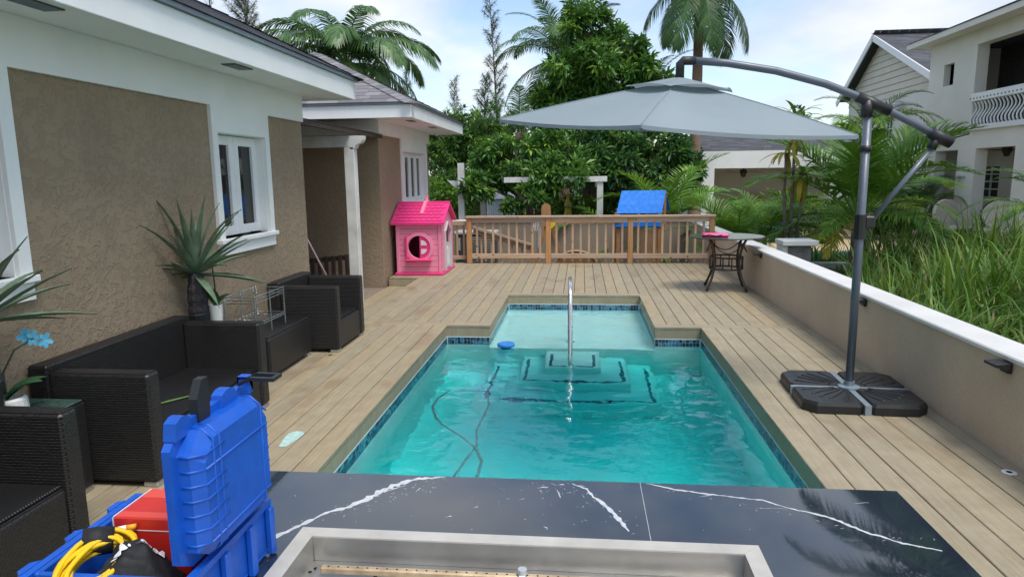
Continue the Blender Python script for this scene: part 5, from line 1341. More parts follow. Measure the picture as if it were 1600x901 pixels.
# metal shed and folded yellow parasol
t = thing('garden_shed', 'small pale grey corrugated metal shed behind the white pergola', 'shed', (-2.6, 22.3, -.75))
m = MB(); m.box(-3.10, -2.10, 22.0, 22.9, -.75, .88); m.build('wall', 'shed_metal', t)
for k in range(13):
    m = MB(); x = -3.09 + k * .076; m.cbox(x, x + .038, 21.975, 21.999, -.74, .87, .004); m.build('panel_rib', 'shed_metal', t)
m = MB(); m.add([(-3.2, 21.9, .88), (-2.0, 21.9, .88), (-2.0, 22.45, 1.08), (-3.2, 22.45, 1.08), (-2.0, 23.0, .88), (-3.2, 23.0, .88)], [(0, 1, 2, 3), (3, 2, 4, 5)]); m.build('roof', 'shed_metal', t)
m = MB(); m.box(-2.08, -1.60, 22.2, 22.6, -.75, .80); m.build('cream_door', 'cream_wood', t)
t = thing('folded_parasol', 'folded yellow garden parasol among the shrubs', 'parasol', (-.37, 19, -.75))
m = MB(); m.tube([(-.37, 19, -.75), (-.37, 19, 1.1)], .02, 6); m.build('pole', 'white_weathered', t)
m = MB(); m.lathe([(.10, -.55), (.115, -.25), (.085, -.10), (.105, 0), (.10, .05), (.05, .14), (.03, .3), (.01, .36)], 9, (-.37, 19, .78)); m.build('cloth', 'yellow_cloth', t)

# ------------------------------------------------------------------ neighbour's house
NX = 11.0
nh = thing('neighbour_house', 'two storey cream house with balcony, porch columns and clapboard gable beyond the garden', 'house', (14, 20, -.42))
def wallx(x, th, y0, y1, z0, z1, holes, mat, nm='wall', parent=nh):
    """wall in the plane X = x .. x+th with rectangular holes (ya,yb,za,zb)"""
    m = MB(); ys = sorted({y0, y1, *[h[0] for h in holes], *[h[1] for h in holes]})
    for a, b in zip(ys[:-1], ys[1:]):
        zs = [(z0, z1)]
        for h in holes:
            if h[0] <= a + 1e-6 and h[1] >= b - 1e-6:
                nz_ = []
                for (p, q) in zs:
                    if h[2] > p: nz_.append((p, min(q, h[2])))
                    if h[3] < q: nz_.append((max(p, h[3]), q))
                zs = [z for z in nz_ if z[1] - z[0] > 1e-4]
        for (p, q) in zs: m.box(x, x + th, a, b, p, q)
    return m.build(nm, mat, parent)
BAL = (16.9, 21.12, 2.72, 5.06); LO1 = (21.66, 22.95, -.30, 2.19); LO2 = (18.95, 20.73, -.30, 2.2); LO3 = (16.3, 18.3, -.30, 2.2); SW = (22.28, 22.86, 4.12, 4.76)
wallx(NX, .32, 12.0, 23.75, -.42, 5.62, [BAL, LO1, LO2, LO3, SW], 'white_paint_neighbour')
m = MB(); m.box(NX + .32, 18, 23.45, 23.75, -.42, 5.62); m.build('wall', 'white_paint_neighbour', nh)
m = MB(); m.box(NX + .321, 14.0, 12, 23.449, 2.45, 2.70); m.build('porch_ceiling', 'white_paint_neighbour', nh)
m = MB(); m.box(12.9, 13.1, 12, 23.449, 2.701, 5.6); m.build('balcony_wall', 'pillar_stone', nh)
m = MB(); m.box(NX + .321, 12.9, 12, 23.449, 5.30, 5.4); m.build('balcony_ceiling', 'pillar_stone', nh)
WB = [(22.0, 22.95, .80, 1.70), (23.6, 24.6, .82, 1.70), (19.2, 20.2, .8, 1.7)]
wallx(12.4, .2, 12, 26.0, -.42, 2.449, WB, 'white_paint_neighbour')
g = MB(); g.box(10.3, 12.4, 12, 26, -.42, -.36); struct(g, 'porch_floor', 'patio_stone')
def nwin(x, y0, y1, z0, z1, nv, nh_, parent=nh, fr=.05):
    m = MB()
    m.box(x - .03, x + .03, y0 - fr, y0, z0 - fr, z1 + fr); m.box(x - .03, x + .03, y1, y1 + fr, z0 - fr, z1 + fr); m.box(x - .03, x + .03, y0, y1, z0 - fr, z0); m.box(x - .03, x + .03, y0, y1, z1, z1 + fr)
    w = m.build('window', 'vinyl_frame', parent)
    for i in range(1, nv):
        m = MB(); y = y0 + (y1 - y0) * i / nv; m.box(x - .02, x + .02, y - .02, y + .02, z0, z1); m.build('glazing_bar', 'vinyl_frame', w)
    for i in range(1, nh_):
        m = MB(); z = z0 + (z1 - z0) * i / nh_; m.box(x - .025, x + .025, y0, y1, z - .018, z + .018); m.build('glazing_bar', 'vinyl_frame', w)
    m = MB(); m.box(x + .028, x + .036, y0, y1, z0, z1); m.build('pane', 'window_glass', w)
for h in WB: nwin(12.45, *h, 2, 4)
nwin(NX + .22, *SW, 1, 1)
# balcony railing with bowed balusters
m = MB(); m.cbox(NX - .06, NX + .10, 16.9, 21.12, 3.50, 3.72, .01); m.build('balcony_rail', 'vinyl_frame', nh)
m = MB(); m.cbox(NX - .10, NX + .10, 16.9, 21.12, 2.70, 2.84, .01); m.build('balcony_rail', 'vinyl_frame', nh)
for k in range(26):
    y = 17.0 + k * .162
    m = MB(); m.tube([(NX + .02 - .05 * math.sin(2 * PI * u + .4), y + .045 * math.sin(2 * PI * u), 2.84 + .66 * u) for u in np.linspace(0, 1, 9)], .026, 6); m.build('baluster', 'vinyl_frame', nh, smooth=True)
for k in range(26):
    y = 17.08 + k * .162; m = MB(); m.cbox(NX - .062, NX - .0605, y - .03, y + .03, 3.56, 3.60, .0005); m.build('rail_slot', 'pillar_stone', nh)
# roof of the main block
m = MB(); m.add([(NX - .55, 11, 5.60), (NX - .55, 24.3, 5.60), (NX + 3.5, 24.3 - 2.2, 7.2), (NX + 3.5, 11, 7.2), (NX + 7.5, 24.3, 5.6)], [(0, 1, 2, 3), (1, 4, 2)]); rf = m.build('roof', 'dark_shingle', nh)
m = MB(); shingles(m, (NX - .55, 11, 5.602), (0, 1, 0), (1, 0, .395), [(0, 0), (13.3, 0), (11.1, 4.35), (0, 4.35)], .4, .2, .012); tag(m.build('shingle_course', 'dark_shingle', rf), kind='stuff')
m = MB(); m.box(NX - .53, NX - .50, 11, 24.27, 5.44, 5.60); m.box(NX - .5, NX + 6, 24.24, 24.27, 5.44, 5.60); m.build('fascia', 'white_paint_neighbour', nh)
m = MB(); m.box(NX - .5, NX, 11, 24.24, 5.46, 5.48); m.box(NX, NX + 6, 23.75, 24.24, 5.46, 5.48); m.build('soffit', 'white_paint_neighbour', nh)
# gable wing, plane X = 12.4
GX, GY0, GY1, GYP, GZP, GZE = 12.4, 26.0, 34.2, 30.9, 7.0, 4.85
wallx(GX, .3, GY0, GY1, -.42, GZE - .35, [(29.4, 30.5, 2.9, 4.05), (29.6, 30.7, -.2, 1.62)], 'white_paint_neighbour')
nwin(GX + .1, 29.4, 30.5, 2.9, 4.05, 4, 3); nwin(GX + .1, 29.6, 30.7, -.2, 1.62, 4, 4)
nb = 9
for k in range(nb):
    z0 = GZE - .35 + k * (GZP - GZE + .2) / nb; z1 = z0 + (GZP - GZE + .2) / nb - .012
    f0 = max(0, (z0 - GZE) / (GZP - GZE)); f1 = max(0, min(1, (z1 - GZE) / (GZP - GZE)))
    a0, b0 = GY0 + (GYP - GY0) * f0, GY1 + (GYP - GY1) * f0; a1, b1 = GY0 + (GYP - GY0) * f1, GY1 + (GYP - GY1) * f1
    m = MB(); m.add([(GX - .03, a0, z0), (GX - .03, b0, z0), (GX + .0, b1, z1), (GX + .0, a1, z1), (GX + .15, a0, z0), (GX + .15, b0, z0), (GX + .15, b1, z1), (GX + .15, a1, z1)], [(0, 3, 2, 1), (4, 5, 6, 7), (0, 1, 5, 4), (2, 3, 7, 6), (0, 4, 7, 3), (1, 2, 6, 5)]); m.build('clapboard', 'cream_siding', nh)
e0 = (GX - .45, GY0 - .4, GZE - .10); e1_ = (GX - .45, GY1 + .4, GZE - .14); pk = (GX - .45, GYP, GZP + .12)
for (e, nm) in ((e0, 'a'), (e1_, 'b')):
    m = MB(); m.bar((GX - .44, e[1], e[2]), (GX - .44, pk[1], pk[2] - .08), .05, .24); m.build('bargeboard', 'vinyl_frame', nh)
    m = MB(); d = [(e[0], e[1], e[2] + .10), (pk[0], pk[1], pk[2] + .04), (GX + 6, pk[1], pk[2] + .04), (GX + 6, e[1], e[2] + .10)]; m.add(d, [(0, 1, 2, 3)]); q = m.build('roof', 'dark_shingle', nh)
    m = MB(); L2 = math.hypot(pk[1] - e[1], pk[2] - e[2]); shingles(m, d[0], (1, 0, 0), (0, pk[1] - e[1], pk[2] - e[2] - .06), [(0, 0), (6.4, 0), (6.4, L2), (0, L2)], .4, .2, .012); tag(m.build('shingle_course', 'dark_shingle', q), kind='stuff')
m = MB(); m.bar((GX - .45, GY0 - .42, GZE - .12), (GX + 2, GY0 - .42, GZE - .12), .05, .24); m.build('fascia', 'vinyl_frame', nh)
for y in (28.6, 31.3):
    m = MB(); m.lathe([(.03, -.25), (.13, -.12), (.15, .1), (.05, .22), (.0, .26)], 8, (GX - .2, y, 4.05)); m.bar((GX, y, 4.2), (GX - .2, y, 4.25), .04, .04); m.build('wall_lantern', 'white_weathered', nh)
def fan(label, x, y, z, s=1.0):
    t = thing('ceiling_fan', label, 'ceiling fan', (x, y, z))
    m = MB(); m.lathe([(.03, .28), (.03, .14), (.12, .12), (.13, 0), (.09, -.06), (.07, -.14), (0, -.16)], 12, (x, y, z)); m.build('motor', 'fan_dark', t)
    for k in range(5):
        a = 2 * PI * k / 5 + .25; m = MB(); m.bar((x + .1 * math.cos(a), y + .1 * math.sin(a), z + .03), (x + .62 * s * math.cos(a), y + .62 * s * math.sin(a), z + .03), .13, .012); m.build('blade', 'fan_dark', t)
fan('dark ceiling fan in the porch below the balcony of the cream house', 11.75, 20.6, 2.12)
# round backed chairs on the porch
def round_chair(label, x, y, rz):
    t = thing('round_chair', label, 'chair', (x, y, -.36), rz, 'round chairs on the porch of the cream house')
    m = MB(); m.cbox(-.42, .42, -.40, .40, .0, .34, .04); m.build('base', 'black_wicker', t, w=False)
    m = MB(); m.cbox(-.36, .36, -.36, .34, .341, .46, .05); m.build('seat_cushion', 'cushion', t, w=False)
    m = MB(); m.prism([(.46 * math.cos(a), .78 + .44 * math.sin(a)) for a in np.linspace(0, 2 * PI, 24, endpoint=False)], .33, .42, 1); m.build('back_frame', 'black_wicker', t, w=False, recalc=True)
    m = MB(); m.prism([(.40 * math.cos(a), .80 + .38 * math.sin(a)) for a in np.linspace(0, 2 * PI, 24, endpoint=False)], .22, .329, 1); m.build('back_cushion', 'cushion', t, w=False, recalc=True)
    return t
round_chair('round cream cushioned chair on the porch facing the pools', 10.2, 20.0, R(20)); round_chair('round cream cushioned chair turned sideways next to the porch column', 10.72, 18.9, R(-40))
# white garden building with open front
ob = thing('pool_house', 'flat fronted white garden building with a wide open front behind the palms', 'pool house', (6.5, 26, -.42))
m = MB(); m.box(4.24, 4.66, 25, 25.25, -.42, 1.765); m.build('pillar', 'white_paint', ob)
m = MB(); m.box(4.24, 10.2, 25, 25.25, 1.766, 2.36); m.build('lintel', 'white_paint', ob)
m = MB(); m.box(8.6, 9.0, 25, 25.25, -.42, 1.765); m.build('pillar', 'white_paint', ob)
m = MB(); m.box(4.0, 4.24, 25.2, 29, -.42, 2.2); m.box(4.25, 10.2, 28.8, 29, -.42, 2.3); m.build('wall', 'white_paint_neighbour', ob)
m = MB(); m.box(4.25, 10.2, 25.26, 28.79, 1.95, 2.0); m.build('ceiling', 'white_paint_neighbour', ob)
m = MB(); m.box(5.4, 8.2, 28.3, 28.7, -.42, .75); m.build('bar_counter', 'cream_wood', ob)
m = MB(); m.add([(4.6, 26.5, 2.3), (10.2, 26.5, 2.3), (10.2, 30, 3.35), (4.6, 30, 3.35)], [(0, 1, 2, 3)]); q = m.build('roof', 'dark_shingle', ob)
m = MB(); shingles(m, (4.6, 26.5, 2.302), (1, 0, 0), (0, 3.5, 1.05), [(0, 0), (5.6, 0), (5.6, 3.6), (0, 3.6)], .4, .2, .012); tag(m.build('shingle_course', 'dark_shingle', q), kind='stuff')
fan('dark ceiling fan inside the white garden building', 5.95, 26.3, 1.60, 1.1)
# neighbour's pool and edge wall, stone pillar
t = thing('neighbour_pool', 'small turquoise pool with white rim in the garden next door', 'pool', (6.0, 16, -.42))
m = MB(); m.box(4.9, 6.8, 14.9, 18.1, -.419, -.385); m.build('basin', 'tile_teal', t)
m = MB(); m.box(4.6, 9.0, 14.3, 14.6, -.419, -.22); m.build('edge_wall', 'white_cap', t)
t = thing('stone_pillar', 'short dark stone pillar with white cap just behind the tan wall', 'pillar', (3.32, 11.0, -.42))
m = MB(); m.cbox(3.17, 3.52, 10.85, 11.15, -.42, .50, .01); m.build('shaft', 'pillar_stone', t)
m = MB(); m.cbox(3.07, 3.60, 10.78, 11.22, .50, .58, .01); m.build('cap', 'white_cap', t)
m = MB(); m.cbox(3.08, 3.168, 10.84, 11.16, .12, .499, .01); m.build('bracket', 'white_cap', t)

# ------------------------------------------------------------------ vegetation
FR = {}
def frond_mesh(key, L, n, ll, lw, a0, droop, hang=.35, mat='leaf_palm', vee=.3, bare=.12, tipang=25, seed=1):
    if key in FR: return FR[key]
    r = np.random.default_rng(seed); V = []; F = []; T = []
    N = 24; ang = a0; p = np.zeros(3); pts = [p.copy()]; dirs = []
    for k in range(N):
        u = (k + .5) / N; ang_k = a0 - droop * (u ** 1.5); d = np.array([math.cos(ang_k), 0, math.sin(ang_k)]); p = p + d * L / N; pts.append(p.copy()); dirs.append(d)
    dirs.append(dirs[-1]); pts = np.array(pts); dirs = np.array(dirs)
    # rachis: three sided
    for k in range(N + 1):
        w = .022 * (1 - k / N) * (L / 3) ** .5 + .003; d = dirs[k]; up = np.array([-d[2], 0, d[0]])
        b = len(V); V += [pts[k] + np.array([0, w, 0]), pts[k] - np.array([0, w, 0]), pts[k] - up * w * 1.2]; T += [.8] * 3
        if k: 
            for (i, j) in ((0, 1), (1, 2), (2, 0)): F += [(b - 3 + i, b - 3 + j, b + j), (b - 3 + i, b + j, b + i)]
    for side in (1, -1):
        for i in range(n):
            u = bare + (1 - bare) * (i + r.uniform(.2, .8)) / n; x = u * N; k = min(N - 1, int(x)); f = x - k; q = pts[k] * (1 - f) + pts[k + 1] * f; d = dirs[k]; up = np.array([-d[2], 0, d[0]])
            phi = math.radians(75 - (75 - tipang) * u + r.uniform(-6, 6)); ln = ll * (math.sin(PI * min(1, .18 + u * .80)) ** .7) * r.uniform(.88, 1.08)
            dr = d * math.cos(phi) + np.array([0, side, 0]) * math.sin(phi) + up * vee * r.uniform(.6, 1.3); dr /= np.linalg.norm(dr)
            wd = np.cross(dr, up); wd /= max(1e-6, np.linalg.norm(wd)); tt = float(np.clip(.5 + r.normal() * .2, 0, 1)); b = len(V)
            m1 = q + dr * ln * .5 + np.array([0, 0, -hang * ln * .13]); tp = q + dr * ln * .95 + np.array([0, 0, -hang * ln * .60])
            V += [q - wd * lw * .35, q + wd * lw * .35, m1 - wd * lw * .5, m1 + wd * lw * .5, tp]; T += [tt] * 5
            F += [(b, b + 1, b + 3), (b, b + 3, b + 2), (b + 2, b + 3, b + 4)]
    me = bpy.data.meshes.new('frond'); me.from_pydata([tuple(v) for v in V], [], F); me.materials.append(MATS[mat])
    a = me.attributes.new('tint', 'FLOAT', 'POINT'); a.data.foreach_set('value', T)
    FR[key] = me; return me
def palm(name, label, base, top, tr, fr, cat='palm tree', trunk_mat='palm_trunk', lean=(0, 0), group=None, shaft=None):
    """fr: list of (mesh, azimuth, tilt, scale)"""
    t = thing(name, label, cat, base, group=group); bx, by, bz = base
    if tr:
        n = 14; pts = []; rs = []
        for k in range(n + 1):
            u = k / n; pts.append((bx + lean[0] * u * u, by + lean[1] * u * u, bz + (top - bz) * u)); rs.append(tr * (1.25 - .35 * u) * (1 + .05 * (k % 2)))
        m = MB(); m.tube(pts, rs, 10); m.build('trunk', trunk_mat, t, smooth=True)
    if shaft:
        m = MB(); m.tube([(bx + lean[0], by + lean[1], top - .02), (bx + lean[0], by + lean[1], top + shaft * .5), (bx + lean[0], by + lean[1], top + shaft)], [tr * .9, tr * .8, tr * .25], 8); m.build('crownshaft', 'leaf_palm', t, smooth=True)
    for (me, az, tilt, s) in fr:
        o = bpy.data.objects.new('frond', me); COL.objects.link(o); o.parent = t
        o.location = (lean[0], lean[1], top - bz + (shaft or 0) * .6); o.rotation_euler = (random.uniform(-.25, .25), tilt, az); o.scale = (s, s, s)
    return t
def ring(meshes, n, tilt0=-.1, tilt1=.1, s0=.9, s1=1.1, az0=0.0, arc=2 * PI):
    return [(meshes[i % len(meshes)], az0 + arc * i / n + random.uniform(-.15, .15), random.uniform(tilt0, tilt1), random.uniform(s0, s1)) for i in range(n)]
ro_u = frond_mesh('ro_u', 3.2, 60, .82, .050, R(62), R(110), .9, 'leaf_palm', .15, seed=3); ro_m = frond_mesh('ro_m', 3.3, 60, .82, .050, R(38), R(100), 1.0, 'leaf_palm', .10, seed=4); ro_d = frond_mesh('ro_d', 3.0, 58, .82, .050, R(8), R(75), 1.0, 'leaf_palm', .05, seed=5)
co_u = frond_mesh('co_u', 2.9, 70, .70, .030, R(70), R(80), .5, 'leaf_palm', .15, seed=6); co_m = frond_mesh('co_m', 3.0, 70, .70, .030, R(40), R(85), .7, 'leaf_palm', .12, seed=7); co_d = frond_mesh('co_d', 2.8, 70, .65, .030, R(-5), R(70), .7, 'leaf_palm', .08, seed=8)
co_h = frond_mesh('co_h', 2.6, 62, .75, .034, R(-5), R(60), .9, 'leaf_palm', .05, seed=19)
ar_u = frond_mesh('ar_u', 2.2, 32, .62, .040, R(72), R(60), .35, 'leaf_bright', .35, .22, seed=9); ar_m = frond_mesh('ar_m', 2.1, 32, .62, .040, R(48), R(75), .4, 'leaf_bright', .30, .2, seed=10); ar_d = frond_mesh('ar_d', 1.9, 30, .55, .038, R(20), R(65), .45, 'leaf_bright', .25, .2, seed=12)
ar_y = frond_mesh('ar_y', 1.4, 20, .45, .05, R(5), R(45), .5, 'leaf_yellow', .2, .2, seed=13)
sl_u = frond_mesh('sl_u', 1.9, 44, .42, .020, R(70), R(95), .5, 'leaf_palm', .3, .2, seed=14); sl_m = frond_mesh('sl_m', 1.9, 44, .42, .020, R(45), R(100), .6, 'leaf_bright', .25, .2, seed=15)
br_u = frond_mesh('br_u', 1.5, 46, .42, .018, R(60), R(70), .4, 'leaf_bright', .3, .15, seed=16); br_m = frond_mesh('br_m', 1.5, 46, .42, .018, R(30), R(60), .5, 'leaf_bright', .25, .15, seed=17)
palm('royal_palm', 'tall palm with full arching fronds rising behind the house roof', (-8.5, 25, -.75), 5.15, .17, ring([ro_u], 7, s0=1.1, s1=1.25) + ring([ro_m], 11, az0=.3, s0=1.15, s1=1.3) + ring([ro_d], 9, .0, .3, az0=.1, s0=1.05, s1=1.2), shaft=.9)
palm('coconut_palm', 'coconut palm with brown trunk and hanging fronds behind the parasol arm', (3.65, 23, -.75), 7.7, .15, ring([co_u], 6, s0=1.1, s1=1.2) + ring([co_m], 8, az0=.4, s0=1.1, s1=1.25) + ring([co_h], 11, .1, .9, .95, 1.2, az0=.2), trunk_mat='coco_trunk', shaft=None)
palm('coconut_palm', 'coconut palm with pale spread fronds half hidden behind the big leafy tree', (-.6, 24.5, -.75), 5.6, .15, ring([co_u], 6) + ring([co_m], 10, az0=.4) + ring([co_d], 6, 0, .3, az0=.2), trunk_mat='coco_trunk')
palm('coconut_palm', 'coconut palm with loose fronds between the leafy tree and the brown trunked palm', (2.4, 26, -.75), 4.2, .14, ring([co_u], 6, s0=.8, s1=1) + ring([co_m], 8, az0=.4, s0=.8, s1=1), trunk_mat='coco_trunk')
palm('coconut_palm', 'small coconut palm at the left edge of the shrub bank with drooping low fronds', (-1.9, 21, -.75), 2.9, .11, ring([co_u], 4, s0=.6, s1=.75) + ring([co_m], 6, az0=.4, s0=.6, s1=.8), trunk_mat='coco_trunk')
palm('young_palm', 'young palm with upright fronds behind the blue tent roof', (2.05, 17.2, -.75), .3, .09, ring([ar_u], 5, -.1, .25) + ring([ar_m], 6, az0=.5) + ring([ar_d], 6))
palm('young_palm', 'low palm with wide fronds between pergola post and play tower', (.95, 16.8, -.75), -.1, .08, ring([ar_m], 5) + ring([ar_d], 5, az0=.4))
palm('young_palm', 'yellowish low palm under the left end of the pergola', (-2.3, 18.9, -.75), -.2, .07, ring([ar_d], 5) + ring([ar_y], 4, az0=.4))
palm('areca_palm', 'large green palm with a yellowing lower frond behind the tan wall and stone pillar', (5.05, 13.2, -.42), .75, .075, ring([ar_u], 8, -.05, .25, 1.0, 1.15) + ring([ar_m], 8, az0=.3, s0=1.0, s1=1.2) + ring([ar_d], 7, 0, .2, .9, 1.1, az0=.6) + [(ar_y, R(195), .25, 1.0), (ar_y, R(220), .35, .85)])
palm('areca_palm', 'green palm with tall upright fronds behind the parasol pole', (6.1, 15.3, -.42), .75, .07, ring([ar_u], 6, -.05, .2, 1.0, 1.2) + ring([ar_m], 6, az0=.3) + ring([ar_d], 4, az0=.6))
palm('palm_shrub', 'bright green feathery palm shrub behind the end of the wooden railing', (3.25, 14.6, -.42), .1, .05, ring([br_u], 14, -.2, .4, .9, 1.2) + ring([br_m], 12, az0=.3), 'palm shrub')
palm('palm_shrub', 'bright green feathery palm shrub in front of the white garden building', (4.1, 15.8, -.42), .15, .05, ring([br_u], 14, -.2, .4, 1, 1.25) + ring([br_m], 12, az0=.3), 'palm shrub')
palm('garden_palm', 'palm with drooping dark crown in front of the clapboard gable', (8.8, 22.6, -.42), 2.7, .10, ring([sl_u], 7, s0=1.0, s1=1.3) + ring([sl_m], 9, az0=.4, s0=1, s1=1.3))
palm('garden_palm', 'slender palm clump in front of the porch column with arching fronds', (10.5, 22.2, -.42), .5, .05, ring([sl_u], 9, s0=.7, s1=1.0) + ring([sl_m], 8, az0=.4, s0=.7, s1=.95))
palm('garden_palm', 'slender palm clump growing in the tall grass near the balcony side', (8.9, 13.6, -.42), .5, .05, ring([sl_u], 10, s0=.8, s1=1.1) + ring([sl_m], 10, az0=.4, s0=.8, s1=1.1))
palm('coconut_palm', 'tall coconut palm leaning over the garden wall, mirrored in the stone counter', (7.9, 10.5, -.42), 6.0, .15, ring([co_u], 6, s0=.8, s1=1) + ring([co_m], 13, -.2, .1, .95, 1.1, az0=.4) + ring([co_d], 24, -.35, .15, .85, 1.05, az0=.1), trunk_mat='coco_trunk', lean=(-1.8, 0))
# strap leaved dracaena
def strap_head(t, c, n, L, el0, el1, mat, w=.035, bend=1.4):
    for i in range(n):
        az = i * 2.399 + random.uniform(-.3, .3); el = R(random.uniform(el0, el1)); o = broad_leaf(t, c, az, el, L * random.uniform(.75, 1.1), w, mat, bend * random.uniform(.6, 1.3)); 
        a = o.data.attributes.new('tint', 'FLOAT', 'POINT'); a.data.foreach_set('value', [random.random()] * len(o.data.vertices))
DX, DY = 3.85, 13.1
t = thing('dracaena', 'tall thin stemmed dracaena with drooping yellow leaves behind the round table', 'shrub', (DX, DY, -.42))
for (dx, zt) in ((0, 2.50), (.16, 1.60), (-.14, 1.95)):
    m = MB(); m.tube([(DX + dx * .3, DY, -.42), (DX + dx, DY, zt * .6), (DX + dx, DY + .02, zt)], [.035, .028, .022], 7); m.build('stem', 'bark', t, smooth=True)
strap_head(t, (DX, DY, 2.50), 16, .55, 20, 85, 'leaf_bright'); strap_head(t, (DX + .16, DY, 1.60), 14, .52, -10, 70, 'leaf_bright'); strap_head(t, (DX - .14, DY, 1.95), 12, .50, -50, 15, 'leaf_yellow')
strap_head(t, (DX, DY, 2.25), 10, .50, -70, -20, 'leaf_yellow'); strap_head(t, (DX + .16, DY, 1.5), 9, .55, -70, -10, 'leaf_yellow', .045)

def leaves(centers, dirs, per, L, r, droop=.4, wid=.30):
    n = len(centers) * per
    c = np.repeat(centers, per, 0); d = np.repeat(dirs, per, 0)
    rd = r.normal(size=(n, 3)); rd /= np.linalg.norm(rd, axis=1, keepdims=True)
    dr = d * .55 + rd * .85; dr[:, 2] -= droop * r.random(n); dr /= np.linalg.norm(dr, axis=1, keepdims=True)
    ln = L * (r.uniform(.5, 1.3, n) * np.repeat(r.uniform(.75, 1.25, len(centers)), per))[:, None]
    up = np.tile([0, 0, 1.0], (n, 1)) + r.normal(size=(n, 3)) * .5; sd = np.cross(dr, up); sd /= np.maximum(1e-6, np.linalg.norm(sd, axis=1, keepdims=True)); nn = np.cross(sd, dr)
    b = c + rd * L * .12; w = ln * wid
    V = np.stack([b, b + dr * ln * .5 + sd * w * .5 + nn * w * .22, b + dr * ln + nn * (-w * .3), b + dr * ln * .5 - sd * w * .5 + nn * w * .22], 1).reshape(-1, 3)
    i = np.arange(n) * 4; F = np.concatenate([np.stack([i, i + 1, i + 2], 1), np.stack([i, i + 2, i + 3], 1)])
    base_t = np.repeat(np.clip(r.normal(.45, .26, len(centers)), 0, 1), per); T = np.repeat(np.clip(base_t + r.normal(0, .12, n), 0, 1), 4)
    return V, F, T
def tree(name, label, base, blobs, L, per, mat, seed, trunk=.12, cat='tree', group=None, droop=.4, wid=.30):
    r = np.random.default_rng(seed); t = thing(name, label, cat, base, group=group); C = []; D = []
    m = MB(); b = Vector(base); zc = min(bl[2] for bl in blobs)
    for (cx, cy, cz, rx, ry, rz, n) in blobs:
        # sub-clumps give an uneven outline
        k = max(5, n // 16); s_ = r.normal(size=(k, 3)); s_ /= np.linalg.norm(s_, axis=1, keepdims=True); rad = r.uniform(.5, 1.22, (k, 1)) ; cc = s_ * rad * np.array([rx, ry, rz]) * .82
        idx = r.integers(0, k, n); e = r.normal(size=(n, 3)); e /= np.linalg.norm(e, axis=1, keepdims=True)
        off = e * (r.random((n, 1)) ** .4) * np.array([rx, ry, rz]) * .31; P = cc[idx] + off + np.array([cx, cy, cz])
        out = P - np.array([cx, cy, cz]) + e * .3; out /= np.maximum(1e-6, np.linalg.norm(out, axis=1, keepdims=True)); C.append(P); D.append(out)
        a = Vector((b.x * .6 + cx * .4, b.y * .6 + cy * .4, max(b.z + .6, cz - rz * .9))); m.tube([b, a, Vector((cx, cy, cz))], [trunk, trunk * .6, trunk * .25], 7)
        for j in range(min(k, 7)):
            m.tube([Vector((cx, cy, cz - rz * .3)), Vector((cx, cy, cz)) + Vector(cc[j])], [trunk * .28, trunk * .08], 5)
    m.build('trunk', 'bark', t, smooth=True)
    C = np.concatenate(C); D = np.concatenate(D); V, F, T = leaves(C, D, per, L, r, droop, wid)
    bulk('crown', V, F, mat, T, t, base)
    return t
tree('broadleaf_tree', 'big leafy green tree with drooping glossy leaves towering behind the pergola', (.45, 20.2, -.75), [(-.05, 20, 5.75, .65, .7, 1.0, 190), (.35, 20, 4.6, 1.25, 1.1, 1.1, 480), (.15, 20, 3.3, 1.25, 1.1, 1.0, 420), (1.35, 20.2, 4.5, .75, .8, .95, 230), (1.2, 20.2, 3.1, .9, .9, .9, 260), (-.5, 19.9, 4.1, .6, .6, .8, 130), (1.75, 20.3, 3.7, .7, .8, 1.0, 210), (-.85, 20, 3.1, .6, .7, .9, 150)], .24, 13, 'leaf_tree', 21, .13)
tree('broadleaf_tree', 'spreading leafy tree draped over the white pergola', (-1.3, 18.6, -.75), [(-1.75, 18.2, 1.95, 1.0, .8, .75, 330), (-.5, 18.1, 2.05, 1.0, .8, .75, 330), (-2.4, 18.3, 1.55, .6, .6, .5, 120), (-.9, 17.3, 1.65, 1.1, .6, .5, 240), (-2.6, 17.2, 1.45, .6, .5, .45, 110), (-1.3, 17.0, 1.1, .7, .4, .35, 90)], .20, 13, 'leaf_tree', 22, .09)
tree('broadleaf_tree', 'dark leafy tree hanging over the right end of the pergola', (1.2, 19.0, -.75), [(.7, 18.6, 2.1, 1.0, .8, .8, 330), (1.9, 18.9, 2.0, 1.0, .8, .9, 330), (1.0, 18.4, 1.3, 1.0, .6, .5, 190), (2.9, 19.4, 1.9, .6, .7, .9, 190)], .21, 13, 'leaf_dark', 23, .09)
tree('broadleaf_tree', 'dense round topped green tree beyond the far corner of the house', (-4.0, 23.6, -.75), [(-4.5, 23.4, 2.9, 1.2, 1.1, 1.2, 480), (-3.3, 23.3, 2.7, 1.15, 1.0, 1.2, 460), (-4.0, 23.0, 1.1, 1.5, .9, 1.1, 480), (-2.4, 23.6, 2.3, .9, .9, 1.1, 300)], .17, 14, 'leaf_tree', 24, .12)
tree('shrub', 'low leafy shrub beside the left pergola post', (-3.9, 18.6, -.75), [(-3.9, 18.4, .35, .9, .8, 1.0, 330)], .17, 12, 'leaf_bright', 25, .04, 'shrub')
tree('shrub', 'low green shrub behind the folded yellow parasol', (-.4, 20.3, -.75), [(-.9, 20.2, .3, 1.0, .6, .9, 300), (.6, 20.2, .3, 1.0, .6, .9, 300)], .17, 12, 'leaf_bright', 26, .04, 'shrub')
tree('shrub', 'dark leafy shrub behind the porch chairs of the cream house', (8.7, 21.6, -.42), [(8.6, 21.4, .45, 1.0, .6, .8, 280), (9.8, 21.6, .4, .8, .5, .8, 220)], .18, 12, 'leaf_dark', 27, .04, 'shrub')
